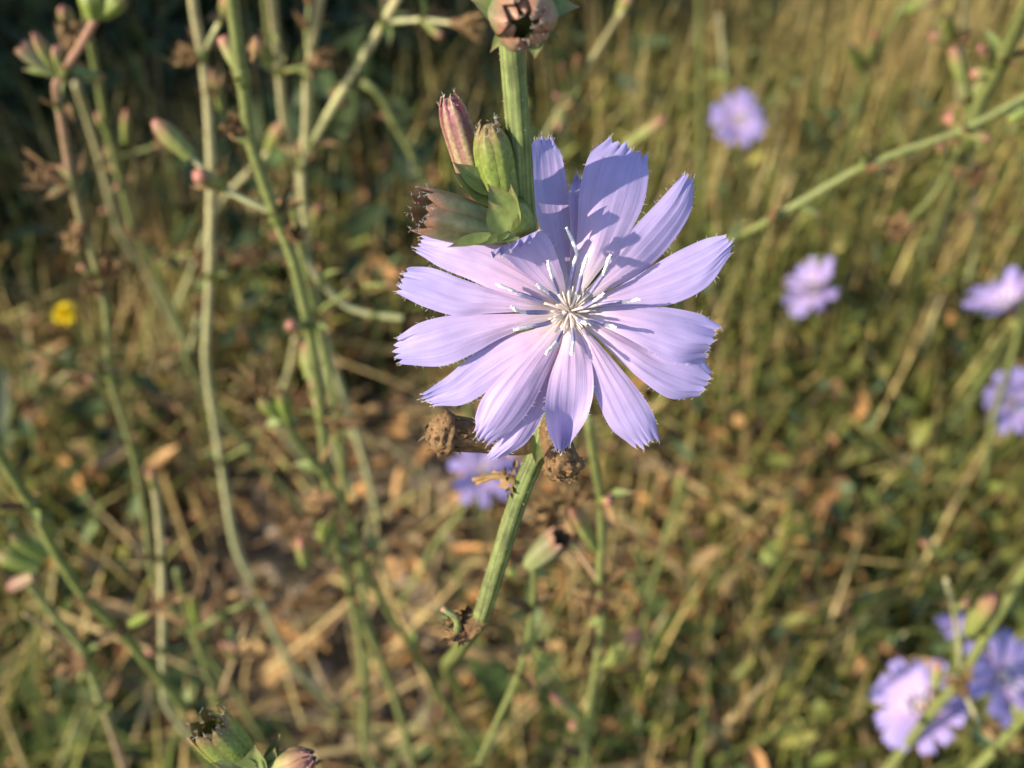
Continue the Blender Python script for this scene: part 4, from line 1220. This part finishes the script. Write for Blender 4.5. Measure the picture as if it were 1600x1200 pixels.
plant('thin forked chicory stem standing in orange leaf litter', .27, [
    ([(1065, 760), (1045, 820), (1035, 860), (1018, 920), (1005, 990), (1000, 1100)], 10, M_STEM, True), ([(995, 862), (1005, 890), (1016, 918)], 9, M_STEM, False)],
    [('bud', (1062, 765), (1070, 730), 14), ('bud', (995, 865), (992, 848), 11)])
plant('chicory with a lavender flower half hidden behind the withered heads', .30, [
    ([(735, 775), (720, 800), (680, 850), (655, 895), (630, 940), (600, 1010)], 11, M_STEM, True)],
    [('flower', (752, 738, -.008), (.25, .15, .9), .0165, 31, (738, 772), 10)], cat='flower')

# foreground cluster at the bottom edge
fp = at(420, 1290, .150)
fr_ = np.array([fp[0], fp[1] + .01, float(ground_z(fp[0], fp[1] + .01))])
fg = thing('chicory_plant', 'cluster of green buds with frilled open mouths rising from below', 'plant', fr_, 'chicory plants in the meadow')
stem_part(fg, [fr_ - [0, 0, .005], fr_ * .5 + fp * .5, fp, at(410, 1215, .139)], [.002, .0018, .0014, .0012], M_STEM, seg=16, ribs=7, n=30)
bud(fg, at(398, 1205, .138), at(318, 1128, .1335), 66 * .136 / FPX, M_BUDG, opened=True, n_br=7, label='open frilled green bud')
bud(fg, at(405, 1222, .138), at(488, 1182, .1345), 54 * .136 / FPX, M_BUDF, n_br=7, label='closed green bud with a red tip')
for (b0, t0, w, dd) in [((400, 1210), (400, 1160), 44, .1345), ((398, 1200), (330, 1192), 34, .1335), ((415, 1210), (441, 1142), 26, .1375), ((420, 1215), (432, 1165), 34, .1355), ((430, 1210), (515, 1185), 26, .138), ((390, 1215), (360, 1190), 26, .1325)]:
    leaf_part(fg, at(b0[0], b0[1], dd + .001), at(t0[0], t0[1], dd - .0005), BACK + UP * .4, w * dd / FPX, curl=-.1, fold=.4)

# yellow flower far back on the left
yc = at(103, 492, .60)
yr = np.array([yc[0] + .01, yc[1] + .02, 0]); yr[2] = float(ground_z(yr[0], yr[1]))
yf = thing('yellow_flower', 'small bright yellow button flower alone in the grass', 'flower', yr)
stem_part(yf, [yr - [0, 0, .004], (yr + yc) / 2 + [.004, 0, 0], yc - [0, 0, .002]], [.0012, .0011, .001], M_STEM, seg=8)
mb = MB()
dY, aY, bY = frame(BACK + UP * .4)
for k in range(90):
    q = RNG.uniform(0, 6.28); el = RNG.uniform(0, 1.5)
    e = nrm((aY * math.cos(q) + bY * math.sin(q)) * math.cos(el) + dY * math.sin(el))
    P, UV = leaf_grid(yc, e, dY, .0072, .0034, .1, .2, 6, 5)
    mb.grid(P, UV)
part('yellow_rays', mb, [M_YEL], yf, yc)
ts = np.linspace(0, 1, 7)
part('involucre', MB().tube(yc - dY * .007 + dY * (ts * .007)[:, None], .0025 + .0012 * ts, 10, 5, .08), [M_BUDF], yf, yc)


# ------------------------------------------------------------------ weeds, dry stalks, dry leaves on the ground
def weed(px, py, n, L, W, label, seed):
    rs = np.random.RandomState(seed)
    r0 = ground_at(px, py)
    o = thing('broadleaf_weed', label, 'weed', r0, 'broad-leaved weeds on the ground')
    for k in range(n):
        q = 2 * math.pi * k / n + rs.uniform(-.3, .3); el = rs.uniform(.3, 1.1)
        e = np.array([math.cos(q) * math.cos(el), math.sin(q) * math.cos(el), math.sin(el)])
        P, UV = leaf_grid(r0 + np.array([0, 0, -.002]), e, np.array([0, 0, 1.0]), L * rs.uniform(.7, 1.15), W * rs.uniform(.8, 1.2), rs.uniform(.15, .5), .25, 12, 7, wave=.08)
        part('leaf', MB().grid(P, UV), [M_WEED], o, r0)


WL = 'rosette of broad green leaves among the weeds'
for i, (px, py) in enumerate([(1440, 840), (1330, 740), (1250, 1000), (1190, 600), (1480, 700), (1120, 1080), (950, 1170), (1560, 760), (100, 770), (40, 1130), (170, 640), (250, 1150), (850, 1190), (1380, 560), (1300, 900), (70, 960)]):
    weed(px, py, random.randint(5, 9), random.uniform(.05, .09), random.uniform(.018, .03), WL, 40 + i)

SL = 'dry tan stalk leaning through the grass'
STK = [(700, 55, 760, 190), (275, 840, 350, 960), (330, 870, 480, 875), (640, 770, 575, 660), (1120, 320, 1100, 560), (690, 840, 640, 960), (1240, 270, 1160, 420), (1180, 880, 1280, 960), (770, 990, 840, 930),
       (1040, 960, 1010, 1080), (560, 420, 500, 480), (210, 20, 260, 120), (280, 30, 300, 130), (1030, 60, 1090, 180), (470, 110, 440, 200), (1290, 120, 1250, 280), (1440, 120, 1400, 300), (650, 130, 730, 200), (600, 690, 680, 790),
       (1080, 700, 1020, 820), (1000, 640, 1040, 780), (130, 560, 60, 700), (840, 1100, 760, 1200), (1330, 420, 1280, 560), (1470, 460, 1420, 620), (620, 880, 560, 1010)]
for i, (x0, y0, x1, y1) in enumerate(STK):
    g1 = ground_at(x1, y1)
    top = CAM + ray(x0, y0) * (np.linalg.norm(g1 - CAM) / np.linalg.norm(ray(x1, y1)) * random.uniform(.88, .95))
    o = part('dry_stalk', MB().tube(spline([g1 - [0, 0, .005], (g1 + top) / 2 + RNG.normal(0, .006, 3), top], 14), np.linspace(.0014, .0009, 14), 8, 4, .06), [M_STEMB if i % 3 else M_STEMP], None, g1)
    o['label'] = SL if i % 3 else 'bleached pale stalk leaning through the grass'; o['category'] = 'stalk'; o['group'] = 'dry tan stalks in the grass' if i % 3 else 'bleached stalks in the grass'

DL = 'small curled tan dry leaf lying on the litter'
for i, (px, py, s) in enumerate([(1115, 850, .05), (1135, 865, .055), (1145, 915, .035), (1235, 920, .07), (1100, 790, .03), (1265, 650, .04), (545, 400, .05), (590, 440, .04), (420, 1080, .05), (500, 980, .045), (1050, 1090, .06),
                                 (620, 1010, .04), (760, 900, .05), (870, 960, .04), (1000, 900, .045), (330, 1000, .04), (200, 880, .04), (1150, 440, .04), (1430, 950, .04), (700, 1130, .05)]):
    p = ground_at(px, py) + np.array([0, 0, .012])
    q = random.uniform(0, 6.28)
    P, UV = leaf_grid(p, np.array([math.cos(q), math.sin(q), .15]), np.array([0, 0, 1.]), s, s * .42, random.uniform(-.5, .5), random.uniform(.3, 1.0), 12, 7, wave=.15)
    P[..., 2] += p[2] - .010 - P[..., 2].min()
    o = part('dry_leaf', MB().grid(P, UV), [M_DRYLEAF], None, p)
    o['label'] = DL if s < .05 else 'large curled tan dry leaf on the ground'; o['category'] = 'leaf'; o['group'] = 'small dry leaves on the ground' if s < .05 else 'large dry leaves on the ground'
